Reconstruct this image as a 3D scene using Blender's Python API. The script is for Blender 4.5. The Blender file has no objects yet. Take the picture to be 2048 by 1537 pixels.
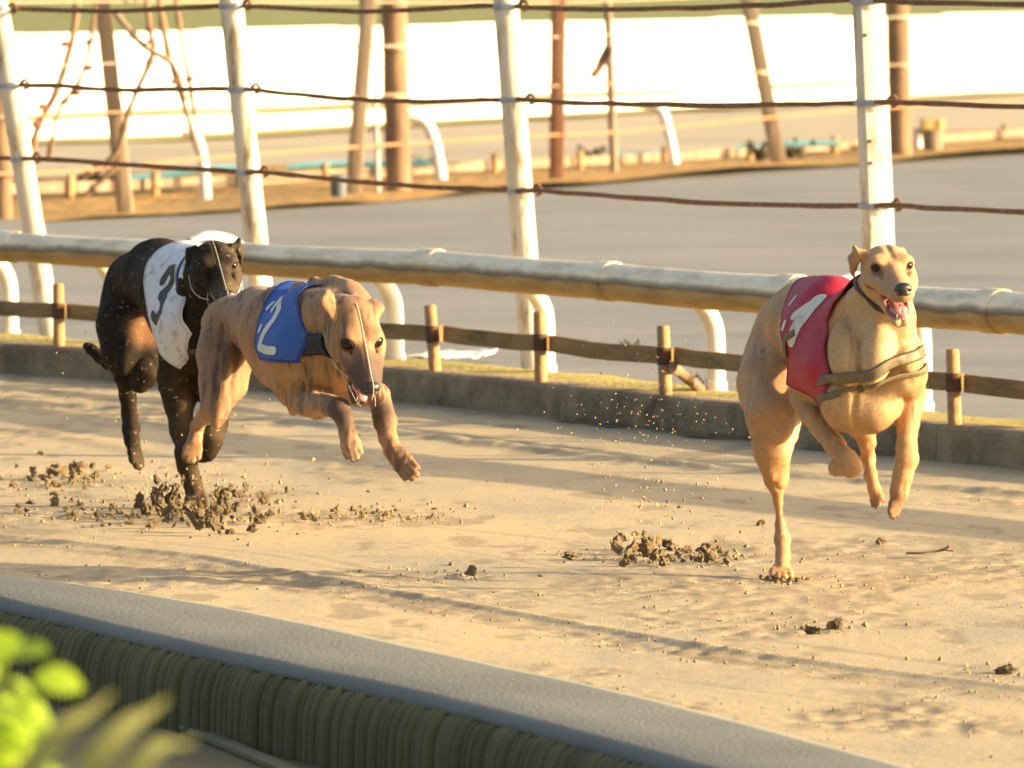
import bpy, math, random
import numpy as np
from mathutils import Vector, Matrix

S = bpy.context.scene
random.seed(7)
RNG = np.random.default_rng(11)

# ------------------------------------------------------------------ camera
CAM_H = 1.55
FPX = 16400.0                                   # focal length in pixels of a 2048 px wide picture
TH = math.atan(879.5 / FPX)                     # camera looks down by this angle
cam_d = bpy.data.cameras.new('camera')
cam_d.sensor_width = 36.0
cam_d.lens = 36.0 * FPX / 2048.0
cam_d.clip_start = 0.5
cam_d.clip_end = 3000.0
cam_d.dof.use_dof = True
cam_d.dof.focus_distance = 20.3
cam_d.dof.aperture_fstop = (cam_d.lens / 1000.0) / 0.026
cam = bpy.data.objects.new('camera', cam_d)
S.collection.objects.link(cam)
cam.location = (0, 0, CAM_H)
cam.rotation_euler = (math.pi / 2 - TH, 0, 0)
S.camera = cam

# ------------------------------------------------------------------ sky and sun
SUN_EL = math.radians(12.5)
SUN_AZ = math.radians(100.0)                     # clockwise from +Y (the viewing direction): from the right
W = bpy.data.worlds.new('World')
S.world = W
W.use_nodes = True
wn = W.node_tree.nodes
bg = wn['Background']
sky = wn.new('ShaderNodeTexSky')
sky.sky_type = 'NISHITA'
sky.sun_disc = False
sky.sun_elevation = SUN_EL
sky.sun_rotation = SUN_AZ
sky.dust_density = 7.0
sky.ozone_density = 0.3
W.node_tree.links.new(sky.outputs[0], bg.inputs[0])
bg.inputs[1].default_value = 0.135
sd = bpy.data.lights.new('sun', 'SUN')
sd.energy = 4.7
sd.angle = math.radians(0.6)
sd.color = (1.0, 0.775, 0.47)
sun = bpy.data.objects.new('sun', sd)
S.collection.objects.link(sun)
to_sun = Vector((math.sin(SUN_AZ) * math.cos(SUN_EL), math.cos(SUN_AZ) * math.cos(SUN_EL), math.sin(SUN_EL)))
sun.rotation_euler = to_sun.to_track_quat('Z', 'Y').to_euler()
S.view_settings.view_transform = 'Standard'
S.view_settings.look = 'None'
S.view_settings.exposure = 1.54
S.view_settings.gamma = 1.0
S.view_settings.use_curve_mapping = False
S.cycles.max_bounces = 6

# ------------------------------------------------------------------ helpers
cT, sT = math.cos(TH), math.sin(TH)
def P(px, py, Y):
    """point of the place seen at photo pixel (px, py) and standing Y metres away"""
    x = (px - 1024) / FPX
    v = (768.5 - py) / FPX
    dy = cT + v * sT
    dz = -sT + v * cT
    t = Y / dy
    return np.array([x * t, Y, CAM_H + dz * t])
def G(px, py, z=0.0):
    """point at height z seen at photo pixel"""
    x = (px - 1024) / FPX
    v = (768.5 - py) / FPX
    dy = cT + v * sT
    dz = -sT + v * cT
    t = (z - CAM_H) / dz
    return np.array([x * t, dy * t, z])

def tag(o, label=None, cat=None, group=None, kind=None):
    if label: o['label'] = label
    if cat: o['category'] = cat
    if group: o['group'] = group
    if kind: o['kind'] = kind
    return o
def link(o, parent=None):
    """meshes are written in world coordinates; a parent Empty stands at its thing's base"""
    S.collection.objects.link(o)
    if parent is not None:
        o.parent = parent
        if parent.type == 'EMPTY':
            o.matrix_parent_inverse = Matrix.Translation(parent.location).inverted()
    return o
def empty(name, loc, label, cat, group=None):
    o = bpy.data.objects.new(name, None)
    o.empty_display_size = 0.1
    o.location = Vector([float(c) for c in loc])
    S.collection.objects.link(o)
    bpy.context.view_layer.update()
    return tag(o, label, cat, group)
def mesh_obj(name, V, F, mat, parent=None, smooth=True, cols=None):
    m = bpy.data.meshes.new(name)
    m.from_pydata([tuple(map(float, v)) for v in V] if not isinstance(V, np.ndarray) else V.tolist(), [], F if isinstance(F, list) else F.tolist())
    m.update()
    if smooth:
        m.polygons.foreach_set('use_smooth', [True] * len(m.polygons))
    if cols is not None:
        ca = m.color_attributes.new('coat', 'FLOAT_COLOR', 'POINT')
        ca.data.foreach_set('color', np.asarray(cols, dtype=np.float32).ravel())
    if mat: m.materials.append(mat)
    o = bpy.data.objects.new(name, m)
    link(o, parent)
    return o

class MB:
    """collects simple shapes into one mesh"""
    def __init__(s): s.V = []; s.F = []
    def add(s, V, F):
        b = len(s.V)
        s.V += [tuple(float(c) for c in v) for v in V]
        s.F += [tuple(i + b for i in f) for f in F]
        return s
    def box(s, c, u, v, w):
        """box with centre c and half-extent vectors u, v, w"""
        c, u, v, w = map(np.asarray, (c, u, v, w))
        V = [c + a * u + b * v + d * w for a in (-1, 1) for b in (-1, 1) for d in (-1, 1)]
        F = [(0, 1, 3, 2), (4, 6, 7, 5), (0, 4, 5, 1), (2, 3, 7, 6), (0, 2, 6, 4), (1, 5, 7, 3)]
        return s.add(V, F)
    def tube(s, pts, r, n=10, caps=True, jitter=0.0, squash=None):
        pts = [np.asarray(p, float) for p in pts]
        rs = r if hasattr(r, '__len__') else [r] * len(pts)
        V = []; F = []
        prev = None
        for i, p in enumerate(pts):
            t = pts[min(i + 1, len(pts) - 1)] - pts[max(i - 1, 0)]
            t = t / (np.linalg.norm(t) + 1e-9)
            if prev is None:
                a = np.array([0, 0, 1.0]) if abs(t[2]) < 0.9 else np.array([1.0, 0, 0])
                a = np.cross(t, a); a /= np.linalg.norm(a)
            else:
                a = prev - t * np.dot(prev, t); a /= np.linalg.norm(a)
            prev = a
            b = np.cross(t, a)
            for k in range(n):
                an = 2 * math.pi * k / n
                rr = rs[i] * (1 + jitter * random.uniform(-1, 1))
                V.append(p + rr * (math.cos(an) * a + math.sin(an) * b))
        for i in range(len(pts) - 1):
            for k in range(n):
                F.append((i * n + k, i * n + (k + 1) % n, (i + 1) * n + (k + 1) % n, (i + 1) * n + k))
        if caps:
            F.append(tuple(range(n - 1, -1, -1)))
            F.append(tuple((len(pts) - 1) * n + k for k in range(n)))
        return s.add(V, F)
    def build(s, name, mat, parent=None, smooth=True, bevel=0.0):
        o = mesh_obj(name, s.V, s.F, mat, parent, smooth)
        if bevel:
            b = o.modifiers.new('bevel', 'BEVEL'); b.width = bevel; b.segments = 2; b.limit_method = 'ANGLE'
        if smooth:
            e = o.modifiers.new('split', 'EDGE_SPLIT'); e.split_angle = math.radians(40)
        return o

def smooth_path(pts, n=6):
    """Catmull-Rom through points"""
    pts = [np.asarray(p, float) for p in pts]
    q = [2 * pts[0] - pts[1]] + pts + [2 * pts[-1] - pts[-2]]
    out = []
    for i in range(1, len(q) - 2):
        for k in range(n):
            t = k / n
            a, b, c, d = q[i - 1], q[i], q[i + 1], q[i + 2]
            out.append(0.5 * ((2 * b) + (c - a) * t + (2 * a - 5 * b + 4 * c - d) * t * t + (-a + 3 * b - 3 * c + d) * t ** 3))
    out.append(pts[-1])
    return out

# value noise for geometry
_T = RNG.random((256, 256)).astype(np.float32)
_T3 = RNG.random((32, 32, 32)).astype(np.float32)
def vnoise(x, y):
    xi = np.floor(x).astype(int); yi = np.floor(y).astype(int)
    fx = x - xi; fy = y - yi
    fx = fx * fx * (3 - 2 * fx); fy = fy * fy * (3 - 2 * fy)
    g = lambda a, b: _T[a & 255, b & 255]
    return (g(xi, yi) * (1 - fx) + g(xi + 1, yi) * fx) * (1 - fy) + (g(xi, yi + 1) * (1 - fx) + g(xi + 1, yi + 1) * fx) * fy - 0.5
def fbm(x, y, o=4, g=0.5):
    r = 0; a = 1.0
    for i in range(o):
        r = r + a * vnoise(x * 2 ** i + 17.3 * i, y * 2 ** i + 5.1 * i); a *= g
    return r
def vnoise3(p, f):
    q = p * f
    i = np.floor(q).astype(int); d = q - i; d = d * d * (3 - 2 * d)
    r = 0
    for a in (0, 1):
        for b in (0, 1):
            for c in (0, 1):
                w = (d[:, 0] if a else 1 - d[:, 0]) * (d[:, 1] if b else 1 - d[:, 1]) * (d[:, 2] if c else 1 - d[:, 2])
                r = r + w * _T3[(i[:, 0] + a) & 31, (i[:, 1] + b) & 31, (i[:, 2] + c) & 31]
    return r - 0.5

# ------------------------------------------------------------------ materials
def new_mat(name):
    m = bpy.data.materials.new(name); m.use_nodes = True
    nt = m.node_tree
    b = nt.nodes['Principled BSDF']
    return m, nt, b
def noise_mat(name, c1, c2, scale=8.0, rough=0.8, bump=0.0, bscale=60.0, stretch=(1, 1, 1), metallic=0.0, c3=None, s3=2.0, lo=0.35, hi=0.65, spec=None, bdist=0.01, t3=(0.52, 0.68)):
    m, nt, b = new_mat(name)
    N = nt.nodes; L = nt.links
    tc = N.new('ShaderNodeTexCoord'); mp = N.new('ShaderNodeMapping'); mp.inputs['Scale'].default_value = stretch
    L.new(tc.outputs['Object'], mp.inputs[0])
    n1 = N.new('ShaderNodeTexNoise'); n1.inputs['Scale'].default_value = scale; n1.inputs['Detail'].default_value = 6; n1.inputs['Roughness'].default_value = 0.62
    L.new(mp.outputs[0], n1.inputs[0])
    cr = N.new('ShaderNodeValToRGB'); cr.color_ramp.elements[0].position = lo; cr.color_ramp.elements[1].position = hi
    cr.color_ramp.elements[0].color = (*c1, 1); cr.color_ramp.elements[1].color = (*c2, 1)
    L.new(n1.outputs['Fac'], cr.inputs[0])
    out = cr.outputs[0]
    if c3 is not None:
        n3 = N.new('ShaderNodeTexNoise'); n3.inputs['Scale'].default_value = s3; n3.inputs['Detail'].default_value = 7; n3.inputs['Roughness'].default_value = 0.7
        L.new(mp.outputs[0], n3.inputs[0])
        r3 = N.new('ShaderNodeMapRange'); r3.inputs[1].default_value = t3[0]; r3.inputs[2].default_value = t3[1]
        L.new(n3.outputs['Fac'], r3.inputs[0])
        mx = N.new('ShaderNodeMix'); mx.data_type = 'RGBA'
        L.new(r3.outputs[0], mx.inputs[0]); L.new(out, mx.inputs[6]); mx.inputs[7].default_value = (*c3, 1)
        out = mx.outputs[2]
    L.new(out, b.inputs['Base Color'])
    b.inputs['Roughness'].default_value = rough
    b.inputs['Metallic'].default_value = metallic
    if spec is not None: b.inputs['Specular IOR Level'].default_value = spec
    if bump:
        n2 = N.new('ShaderNodeTexNoise'); n2.inputs['Scale'].default_value = bscale; n2.inputs['Detail'].default_value = 5
        L.new(mp.outputs[0], n2.inputs[0])
        bp = N.new('ShaderNodeBump'); bp.inputs['Strength'].default_value = bump; bp.inputs['Distance'].default_value = bdist
        L.new(n2.outputs['Fac'], bp.inputs['Height']); L.new(bp.outputs[0], b.inputs['Normal'])
    return m

# ------------------------------------------------------------------ implicit-surface modelling (for the animals)
def unit(v):
    v = np.asarray(v, float); return v / (np.linalg.norm(v) + 1e-12)
class Field:
    def __init__(s, xs, ys, zs):
        s.ax = [np.asarray(a, np.float32) for a in (xs, ys, zs)]
        s.D = np.full((len(xs), len(ys), len(zs)), 0.5, np.float32)
    def clone(s):
        f = Field.__new__(Field); f.ax = s.ax; f.D = s.D.copy(); return f
    def _sub(s, lo, hi):
        sl = []
        for a in range(3):
            i0 = int(np.searchsorted(s.ax[a], lo[a])); i1 = int(np.searchsorted(s.ax[a], hi[a]))
            if i1 - i0 < 1: return None, None
            sl.append(slice(i0, i1))
        sl = tuple(sl)
        g = [s.ax[0][sl[0]][:, None, None], s.ax[1][sl[1]][None, :, None], s.ax[2][sl[2]][None, None, :]]
        return sl, g
    def _op(s, sl, d, k, op):
        A = s.D[sl]
        if op == 'u':
            if k > 0:
                h = np.maximum(k - np.abs(A - d), 0) / k
                s.D[sl] = np.minimum(A, d) - h * h * k * 0.25
            else: s.D[sl] = np.minimum(A, d)
        else:
            d = -d
            h = np.maximum(k - np.abs(A - d), 0) / k if k > 0 else 0
            s.D[sl] = np.maximum(A, d) + h * h * k * 0.25
    def cone(s, a, b, ra, rb, k=0.02, op='u', side=None, f=1.0):
        """capsule from a to b with radii ra, rb; flattened by f along side"""
        a = np.asarray(a, float); b = np.asarray(b, float)
        R = max(ra, rb) * max(1, f); m = R + k + 0.02
        sl, g = s._sub(np.minimum(a, b) - m, np.maximum(a, b) + m)
        if sl is None: return
        ba = b - a; L2 = float(ba @ ba) + 1e-12
        p = [g[i] - np.float32(a[i]) for i in range(3)]
        t = np.clip((p[0] * ba[0] + p[1] * ba[1] + p[2] * ba[2]) / L2, 0, 1).astype(np.float32)
        q = [p[i] - t * np.float32(ba[i]) for i in range(3)]
        d2 = q[0] ** 2 + q[1] ** 2 + q[2] ** 2
        if side is not None:
            sv = unit(side); c = q[0] * sv[0] + q[1] * sv[1] + q[2] * sv[2]
            d2 = d2 + c * c * np.float32(1 / f ** 2 - 1)
        r = ra + (rb - ra) * t
        d = np.sqrt(np.maximum(d2, 1e-12)) - r
        if side is not None and f < 1: d = d * np.float32(0.5 + 0.5 * f)
        s._op(sl, d.astype(np.float32), k, op)
    def chain(s, pts, k=0.02, op='u', side=None, f=1.0):
        for (a, ra), (b, rb) in zip(pts[:-1], pts[1:]):
            s.cone(a, b, ra, rb, k, op, side, f)
    def ell(s, c, ax, r, k=0.02, op='u'):
        """ellipsoid: ax = 3 unit axes (rows), r = 3 radii"""
        c = np.asarray(c, float); m = max(r) + k + 0.02
        sl, g = s._sub(c - m, c + m)
        if sl is None: return
        p = [g[i] - np.float32(c[i]) for i in range(3)]
        k0 = 0; k1 = 0
        for i in range(3):
            u = unit(ax[i]); q = (p[0] * u[0] + p[1] * u[1] + p[2] * u[2])
            k0 = k0 + (q / r[i]) ** 2; k1 = k1 + (q / r[i] ** 2) ** 2
        k0 = np.sqrt(k0); k1 = np.sqrt(np.maximum(k1, 1e-9))
        d = np.maximum(k0 * (k0 - 1) / k1, -min(r))
        s._op(sl, d.astype(np.float32), k, op)
    def muscle(s, a, b, w, k=0.012, side=None, f=1.0, over=0.15, op='u'):
        """spindle-shaped muscle between two points"""
        a = np.asarray(a, float); b = np.asarray(b, float)
        L = np.linalg.norm(b - a); u = (b - a) / L
        v = unit(side - u * np.dot(side, u)) if side is not None else unit(np.cross(u, [0.31, 0.2, 0.93]))
        s.ell((a + b) / 2, [u, v, np.cross(u, v)], (L * (0.5 + over), w * f, w), k, op)
    def surface(s, iso=0.0, relax=1):
        D = s.D - np.float32(iso)
        X, Y, Z = s.ax
        nx, ny, nz = D.shape
        neg = D < 0
        cn = (nx - 1, ny - 1, nz - 1)
        nc = cn[0] * cn[1] * cn[2]
        acc_i = []; acc_p = []; quads = []
        for a in range(3):
            sl0 = [slice(None)] * 3; sl1 = [slice(None)] * 3
            sl0[a] = slice(0, -1); sl1[a] = slice(1, None)
            ch = neg[tuple(sl0)] != neg[tuple(sl1)]
            idx = np.array(np.nonzero(ch))
            o = [b for b in range(3) if b != a]
            ok = (idx[o[0]] > 0) & (idx[o[0]] < D.shape[o[0]] - 1) & (idx[o[1]] > 0) & (idx[o[1]] < D.shape[o[1]] - 1)
            idx = idx[:, ok]
            i1 = idx.copy(); i1[a] += 1
            d0 = D[tuple(idx)]; d1 = D[tuple(i1)]
            t = d0 / (d0 - d1)
            P0 = np.stack([s.ax[b][idx[b]] for b in range(3)], 1); P1 = np.stack([s.ax[b][i1[b]] for b in range(3)], 1)
            pt = P0 + (P1 - P0) * t[:, None]
            cells = []
            for (u, v) in ((0, 0), (1, 0), (1, 1), (0, 1)):
                c = idx.copy(); c[o[0]] -= u; c[o[1]] -= v
                f = (c[0] * cn[1] + c[1]) * cn[2] + c[2]
                cells.append(f); acc_i.append(f); acc_p.append(pt)
            q = np.stack(cells, 1)
            flip = (d0 < 0)
            if a == 1: flip = ~flip
            q[flip] = q[flip][:, ::-1]
            quads.append(q)
        ai = np.concatenate(acc_i); ap = np.concatenate(acc_p)
        u, inv = np.unique(ai, return_inverse=True)
        cnt = np.bincount(inv)
        V = np.stack([np.bincount(inv, ap[:, b]) / cnt for b in range(3)], 1)
        Q = np.searchsorted(u, np.concatenate(quads))
        for _ in range(relax):
            e = np.concatenate([Q[:, [0, 1]], Q[:, [1, 2]], Q[:, [2, 3]], Q[:, [3, 0]]])
            n = np.bincount(e[:, 0], minlength=len(V)) + np.bincount(e[:, 1], minlength=len(V))
            A = np.stack([np.bincount(e[:, 0], V[e[:, 1], b], minlength=len(V)) + np.bincount(e[:, 1], V[e[:, 0], b], minlength=len(V)) for b in range(3)], 1)
            V = V * 0.5 + 0.5 * A / np.maximum(n, 1)[:, None]
        return V, Q[:, ::-1]
def dense(lo, hi, step, fine=()):
    """coordinate list from lo to hi, finer inside the given (lo, hi, step) ranges"""
    out = [lo]
    while out[-1] < hi:
        st = step
        for a, b, f in fine:
            if a <= out[-1] <= b: st = min(st, f)
        out.append(out[-1] + st)
    return np.array(out)
def clip_mesh(V, Q, g):
    """keep the part of a quad mesh where g(V) > 0, cutting faces cleanly"""
    T = np.concatenate([Q[:, [0, 1, 2]], Q[:, [0, 2, 3]]])
    gv = g(V)
    s = gv[T] > 0
    n = s.sum(1)
    V = list(map(tuple, V)); out = [tuple(t) for t in T[n == 3]]
    cut = {}
    def mid(i, j):
        key = (min(i, j), max(i, j))
        if key not in cut:
            t = gv[i] / (gv[i] - gv[j])
            a = V[i]; b = V[j]
            cut[key] = len(V); V.append(tuple(a[c] + (b[c] - a[c]) * t for c in range(3)))
        return cut[key]
    for t, m, c in zip(T[(n > 0) & (n < 3)], s[(n > 0) & (n < 3)], n[(n > 0) & (n < 3)]):
        t = [int(x) for x in t]; k = 0
        if c == 1:
            k = int(np.argmax(m)); a, b, d = t[k], t[(k + 1) % 3], t[(k + 2) % 3]
            out.append((a, mid(a, b), mid(a, d)))
        else:
            k = int(np.argmin(m)); a, b, d = t[k], t[(k + 1) % 3], t[(k + 2) % 3]
            p = mid(a, b); q = mid(a, d)
            out.append((p, b, d)); out.append((p, d, q))
    used = np.unique(np.array(out).ravel()) if out else np.array([], int)
    re = {int(u): i for i, u in enumerate(used)}
    return [V[int(u)] for u in used], [tuple(re[int(i)] for i in f) for f in out]
# ================================================================== curves of the bend
def curve(pts, n=10):
    return np.array(smooth_path([np.array([p[0], p[1], 0.0]) for p in pts], n))[:, :2]
def extend(pts, d0, d1):
    u = (pts[0] - pts[1]) / np.linalg.norm(pts[0] - pts[1]); v = (pts[-1] - pts[-2]) / np.linalg.norm(pts[-1] - pts[-2])
    return [pts[0] + u * d for d in np.arange(d0, 0.5, -1.0)] + list(pts) + [pts[-1] + v * d for d in np.arange(1.0, d1 + 0.5, 1.0)]
KP = extend([G(x, y)[:2] for x, y in ((0, 748), (778, 803), (1122, 840), (1481, 880), (1861, 922), (2048, 941))], 5.0, 6.0)
KC = curve(KP, 16)                                             # foot of the far kerb, left to right
EP = extend([G(x, y)[:2] for x, y in ((0, 1212), (395, 1306), (769, 1387), (1000, 1440), (1358, 1537))], 16.0, 3.0)
EC = curve(EP, 16)                                             # near edge of the track
def arclen(c): return np.concatenate([[0], np.cumsum(np.linalg.norm(np.diff(c, axis=0), axis=1))])
KS = arclen(KC); ES = arclen(EC)
def at(c, s, q, off=0.0):
    """point at arc length q, off metres to the outer (far right) side"""
    x = np.interp(q, s, c[:, 0]); y = np.interp(q, s, c[:, 1])
    e = 0.05
    t = np.array([np.interp(q + e, s, c[:, 0]) - np.interp(q - e, s, c[:, 0]), np.interp(q + e, s, c[:, 1]) - np.interp(q - e, s, c[:, 1])])
    t = t / np.linalg.norm(t); n = np.array([-t[1], t[0]])
    return np.array([x, y]) + n * off, t, n
def K(q, off=0.0, z=0.0):
    p, t, n = at(KC, KS, q, off); return np.array([p[0], p[1], z])
def s_at_px(c, s, px, off=0.0, z=0.3):
    """arc length where the curve is seen at picture column px"""
    qs = np.linspace(0.2, s[-1] - 0.2, 400)
    P_ = np.array([at(c, s, q, off)[0] for q in qs])
    col = 1024 + FPX * P_[:, 0] / (P_[:, 1] * cT - (z - CAM_H) * sT)
    return float(np.interp(px, col, qs))
def side(P2, c):
    """signed distance of points to a polyline (positive on its outer side)"""
    best = np.full(len(P2), 1e9); sg = np.ones(len(P2))
    for a, b in zip(c[:-1], c[1:]):
        d = b - a; L2 = d @ d
        t = np.clip(((P2 - a) @ d) / L2, 0, 1)
        q = a + t[:, None] * d
        dist = np.hypot(*(P2 - q).T)
        cr = d[0] * (P2[:, 1] - a[1]) - d[1] * (P2[:, 0] - a[0])
        m = dist < best
        best = np.where(m, dist, best); sg = np.where(m, np.sign(cr), sg)
    return best * sg
def strip_mesh(c, s, offs, q0, q1, step, zf):
    qs = np.arange(q0, q1, step)
    V = []
    for q in qs:
        for o in offs:
            p, _, _ = at(c, s, q, o); V.append((p[0], p[1], zf(q, o)))
    m = len(offs)
    F = [(i * m + j, i * m + j + 1, (i + 1) * m + j + 1, (i + 1) * m + j) for i in range(len(qs) - 1) for j in range(m - 1)]
    return V, F

# ------------------------------------------------------------------ ground and sheets
M_GRASS = noise_mat('far_grass', (0.12, 0.15, 0.03), (0.20, 0.20, 0.05), 0.5, 0.95, c3=(0.22, 0.18, 0.07), s3=0.15)
g = mesh_obj('ground', [(-900, -60, -0.24), (900, -60, -0.24), (900, 1500, -0.24), (-900, 1500, -0.24)], [(0, 1, 2, 3)], M_GRASS)
tag(g, kind='structure')

def sand_material():
    m, nt, b = new_mat('track_sand')
    N = nt.nodes; L = nt.links
    tc = N.new('ShaderNodeTexCoord')
    def noise(scale, detail=6, rough=0.6, st=(1, 1, 1)):
        mp = N.new('ShaderNodeMapping'); mp.inputs['Scale'].default_value = st
        L.new(tc.outputs['Object'], mp.inputs[0])
        n = N.new('ShaderNodeTexNoise'); n.inputs['Scale'].default_value = scale; n.inputs['Detail'].default_value = detail; n.inputs['Roughness'].default_value = rough
        L.new(mp.outputs[0], n.inputs[0]); return n.outputs['Fac']
    def ramp(x, a, c, lo=0.0, hi=1.0):
        r = N.new('ShaderNodeMapRange'); r.inputs[1].default_value = a; r.inputs[2].default_value = c; r.inputs[3].default_value = lo; r.inputs[4].default_value = hi
        L.new(x, r.inputs[0]); return r.outputs[0]
    def mixc(f, a, c):
        x = N.new('ShaderNodeMix'); x.data_type = 'RGBA'; L.new(f, x.inputs[0])
        if isinstance(a, tuple): x.inputs[6].default_value = (*a, 1)
        else: L.new(a, x.inputs[6])
        x.inputs[7].default_value = (*c, 1); return x.outputs[2]
    base = mixc(ramp(noise(0.9, 5), 0.35, 0.65), (0.50, 0.395, 0.235), (0.42, 0.34, 0.215))
    base = mixc(ramp(noise(2.2, 6, 0.7, (1, 0.35, 1)), 0.50, 0.66, 0, 0.7), base, (0.30, 0.275, 0.215))      # damp patches
    at_ = N.new('ShaderNodeAttribute'); at_.attribute_name = 'coat'
    sp = N.new('ShaderNodeSeparateColor'); L.new(at_.outputs['Color'], sp.inputs[0])
    base = mixc(sp.outputs[0], base, (0.25, 0.19, 0.115))
    base = mixc(ramp(noise(55, 3, 0.6), 0.62, 0.72, 0, 0.5), base, (0.24, 0.18, 0.11))
    L.new(base, b.inputs['Base Color'])
    b.inputs['Roughness'].default_value = 0.8; b.inputs['Specular IOR Level'].default_value = 0.25
    ad = N.new('ShaderNodeMath'); ad.operation = 'ADD'
    m1 = N.new('ShaderNodeMath'); m1.operation = 'MULTIPLY'; m1.inputs[1].default_value = 0.5
    L.new(noise(160, 4, 0.7), m1.inputs[0]); L.new(m1.outputs[0], ad.inputs[0]); L.new(noise(28, 6, 0.65), ad.inputs[1])
    bp = N.new('ShaderNodeBump'); bp.inputs['Strength'].default_value = 0.55; bp.inputs['Distance'].default_value = 0.008
    L.new(ad.outputs[0], bp.inputs['Height']); L.new(bp.outputs[0], b.inputs['Normal'])
    return m
M_SAND = sand_material()
RUT = np.array([G(x, y)[:2] for x, y in ((-500, 1030), (100, 1092), (342, 1119), (700, 1185), (1000, 1238), (1300, 1292), (1650, 1345), (2048, 1395), (2500, 1450))])
BERM = np.array([G(x, y)[:2] for x, y in ((-300, 790), (500, 836), (830, 872), (1180, 915), (1480, 945), (2048, 992), (2400, 1025))])
HITS = [(G(392, 1022)[:2], 0.30), (G(1565, 1162)[:2], 0.10), (G(1290, 1112)[:2], 0.20), (G(1420, 1120)[:2], 0.13), (G(720, 1032)[:2], 0.22), (G(90, 965)[:2], 0.3), (G(150, 1030)[:2], 0.35), (G(1650, 1262)[:2], 0.08), (G(900, 1155)[:2], 0.12), (G(480, 990)[:2], 0.2), (G(820, 1040)[:2], 0.12), (G(2000, 1350)[:2], 0.12)]
def sand_height(X, Y):
    P2 = np.stack([X, Y], 1)
    h = 0.004 * fbm(X * 0.8, Y * 0.5, 3) + 0.0010 * fbm(X * 5, Y * 3.5, 4)
    patch = np.clip((fbm(X * 1.7 + 40, Y * 1.1 + 9, 4) - 0.16) / 0.18, 0, 1)
    dr = side(P2, RUT)
    rut = np.exp(-((dr + 0.02) / 0.085) ** 2) * (0.45 + 0.55 * np.clip(fbm(X * 3, Y * 2, 3) + 0.6, 0, 1))
    rut2 = 0.6 * np.exp(-((dr + 0.55) / 0.22) ** 2)
    db = side(P2, BERM)
    berm = np.exp(-(db / 0.045) ** 2)
    hit = np.zeros(len(X))
    for c, r in HITS:
        hit = np.maximum(hit, np.clip(1.3 - np.hypot(P2[:, 0] - c[0], (P2[:, 1] - c[1]) * 0.8) / r, 0, 1))
    rough = np.clip(patch * 0.75 + rut * 1.0 + rut2 * patch + hit, 0, 1.2)
    fine = fbm(X * 24, Y * 16, 3, 0.6) + 0.5 * np.abs(fbm(X * 11 + 3, Y * 8, 3))
    mk = np.clip((fbm(X * 8 + 11, Y * 3.6 + 3, 3) - 0.27 + 0.12 * np.clip(patch + rut + rut2, 0, 1)) / 0.10, 0, 1)
    h = h - 0.0010 * mk + rough * 0.0068 * fine - rut * 0.006 + 0.020 * berm * (0.8 + 0.6 * fbm(X * 6, Y * 6, 2)) + 0.008 * np.exp(-((dr - 0.10) / 0.02) ** 2)
    h = h + 0.003 * np.clip(vnoise(X * 7 + 3 * vnoise(X, Y), Y * 4.2) - 0.30, 0, 1) / 0.2 * (0.4 + patch)
    for k, (y0, sl) in enumerate(((15.9, 0.05), (16.8, -0.03), (17.9, 0.04), (18.6, 0.1), (19.3, -0.05), (20.5, 0.06), (21.2, -0.04), (22.6, 0.03), (23.8, -0.08))):
        gd = np.abs(Y - y0 - sl * X - 0.05 * np.sin(X * 1.3 + k)); h = h - 0.0045 * np.exp(-(gd / 0.018) ** 2) * np.clip(fbm(X * 1.2 + k * 7, Y, 2) * 3 + 0.7, 0, 1)
    dark = np.clip(rough * (0.35 + 1.3 * np.clip(fine, -0.3, 0.8)) * 0.9 + 0.9 * rut * np.clip(0.35 + fbm(X * 14, Y * 7, 3), 0, 1), 0, 0.9)
    dark = np.maximum(dark, 0.55 * mk)
    for k, o_ in enumerate((-0.9, -0.42, 0.28, 0.33, 0.75, 1.15, 1.22, 1.7, 2.3, 2.75)):
        ln = np.exp(-((dr - o_ - 0.03 * np.sin(Y * 1.1 + k)) / 0.011) ** 2) * np.clip(fbm(X * 0.9 + k * 5, Y * 0.7, 2) * 3 + 0.8, 0, 1)
        h = h - 0.0022 * ln; dark = np.maximum(dark, 0.35 * ln)
    return h, dark
xs = dense(-12, 14, 0.5, [(-2.4, 2.6, 0.0115)]); ys = dense(6, 48, 0.6, [(13.0, 30.5, 0.024), (30.5, 36, 0.1)])
XX, YY = np.meshgrid(xs, ys, indexing='ij')
hh, dark = sand_height(XX.ravel(), YY.ravel())
V = np.stack([XX.ravel(), YY.ravel(), hh], 1)
ni, nj = len(xs), len(ys)
I = np.arange(ni * nj).reshape(ni, nj)
Q = np.stack([I[:-1, :-1].ravel(), I[1:, :-1].ravel(), I[1:, 1:].ravel(), I[:-1, 1:].ravel()], 1)
se = side(V[:, :2], EC[::3]); sk = side(V[:, :2], KC[::3])
keep = (se[Q].min(1) > 0.02) & (sk[Q].max(1) < 0.10)
Q = Q[keep]
used = np.unique(Q); re_ = -np.ones(len(V), int); re_[used] = np.arange(len(used))
V = V[used]; Q = re_[Q]; dk = dark[used]
tr = mesh_obj('sand_track', V, Q, M_SAND, cols=np.stack([dk, dk, dk, np.ones(len(dk))], 1))
tag(tr, kind='structure')

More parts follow.
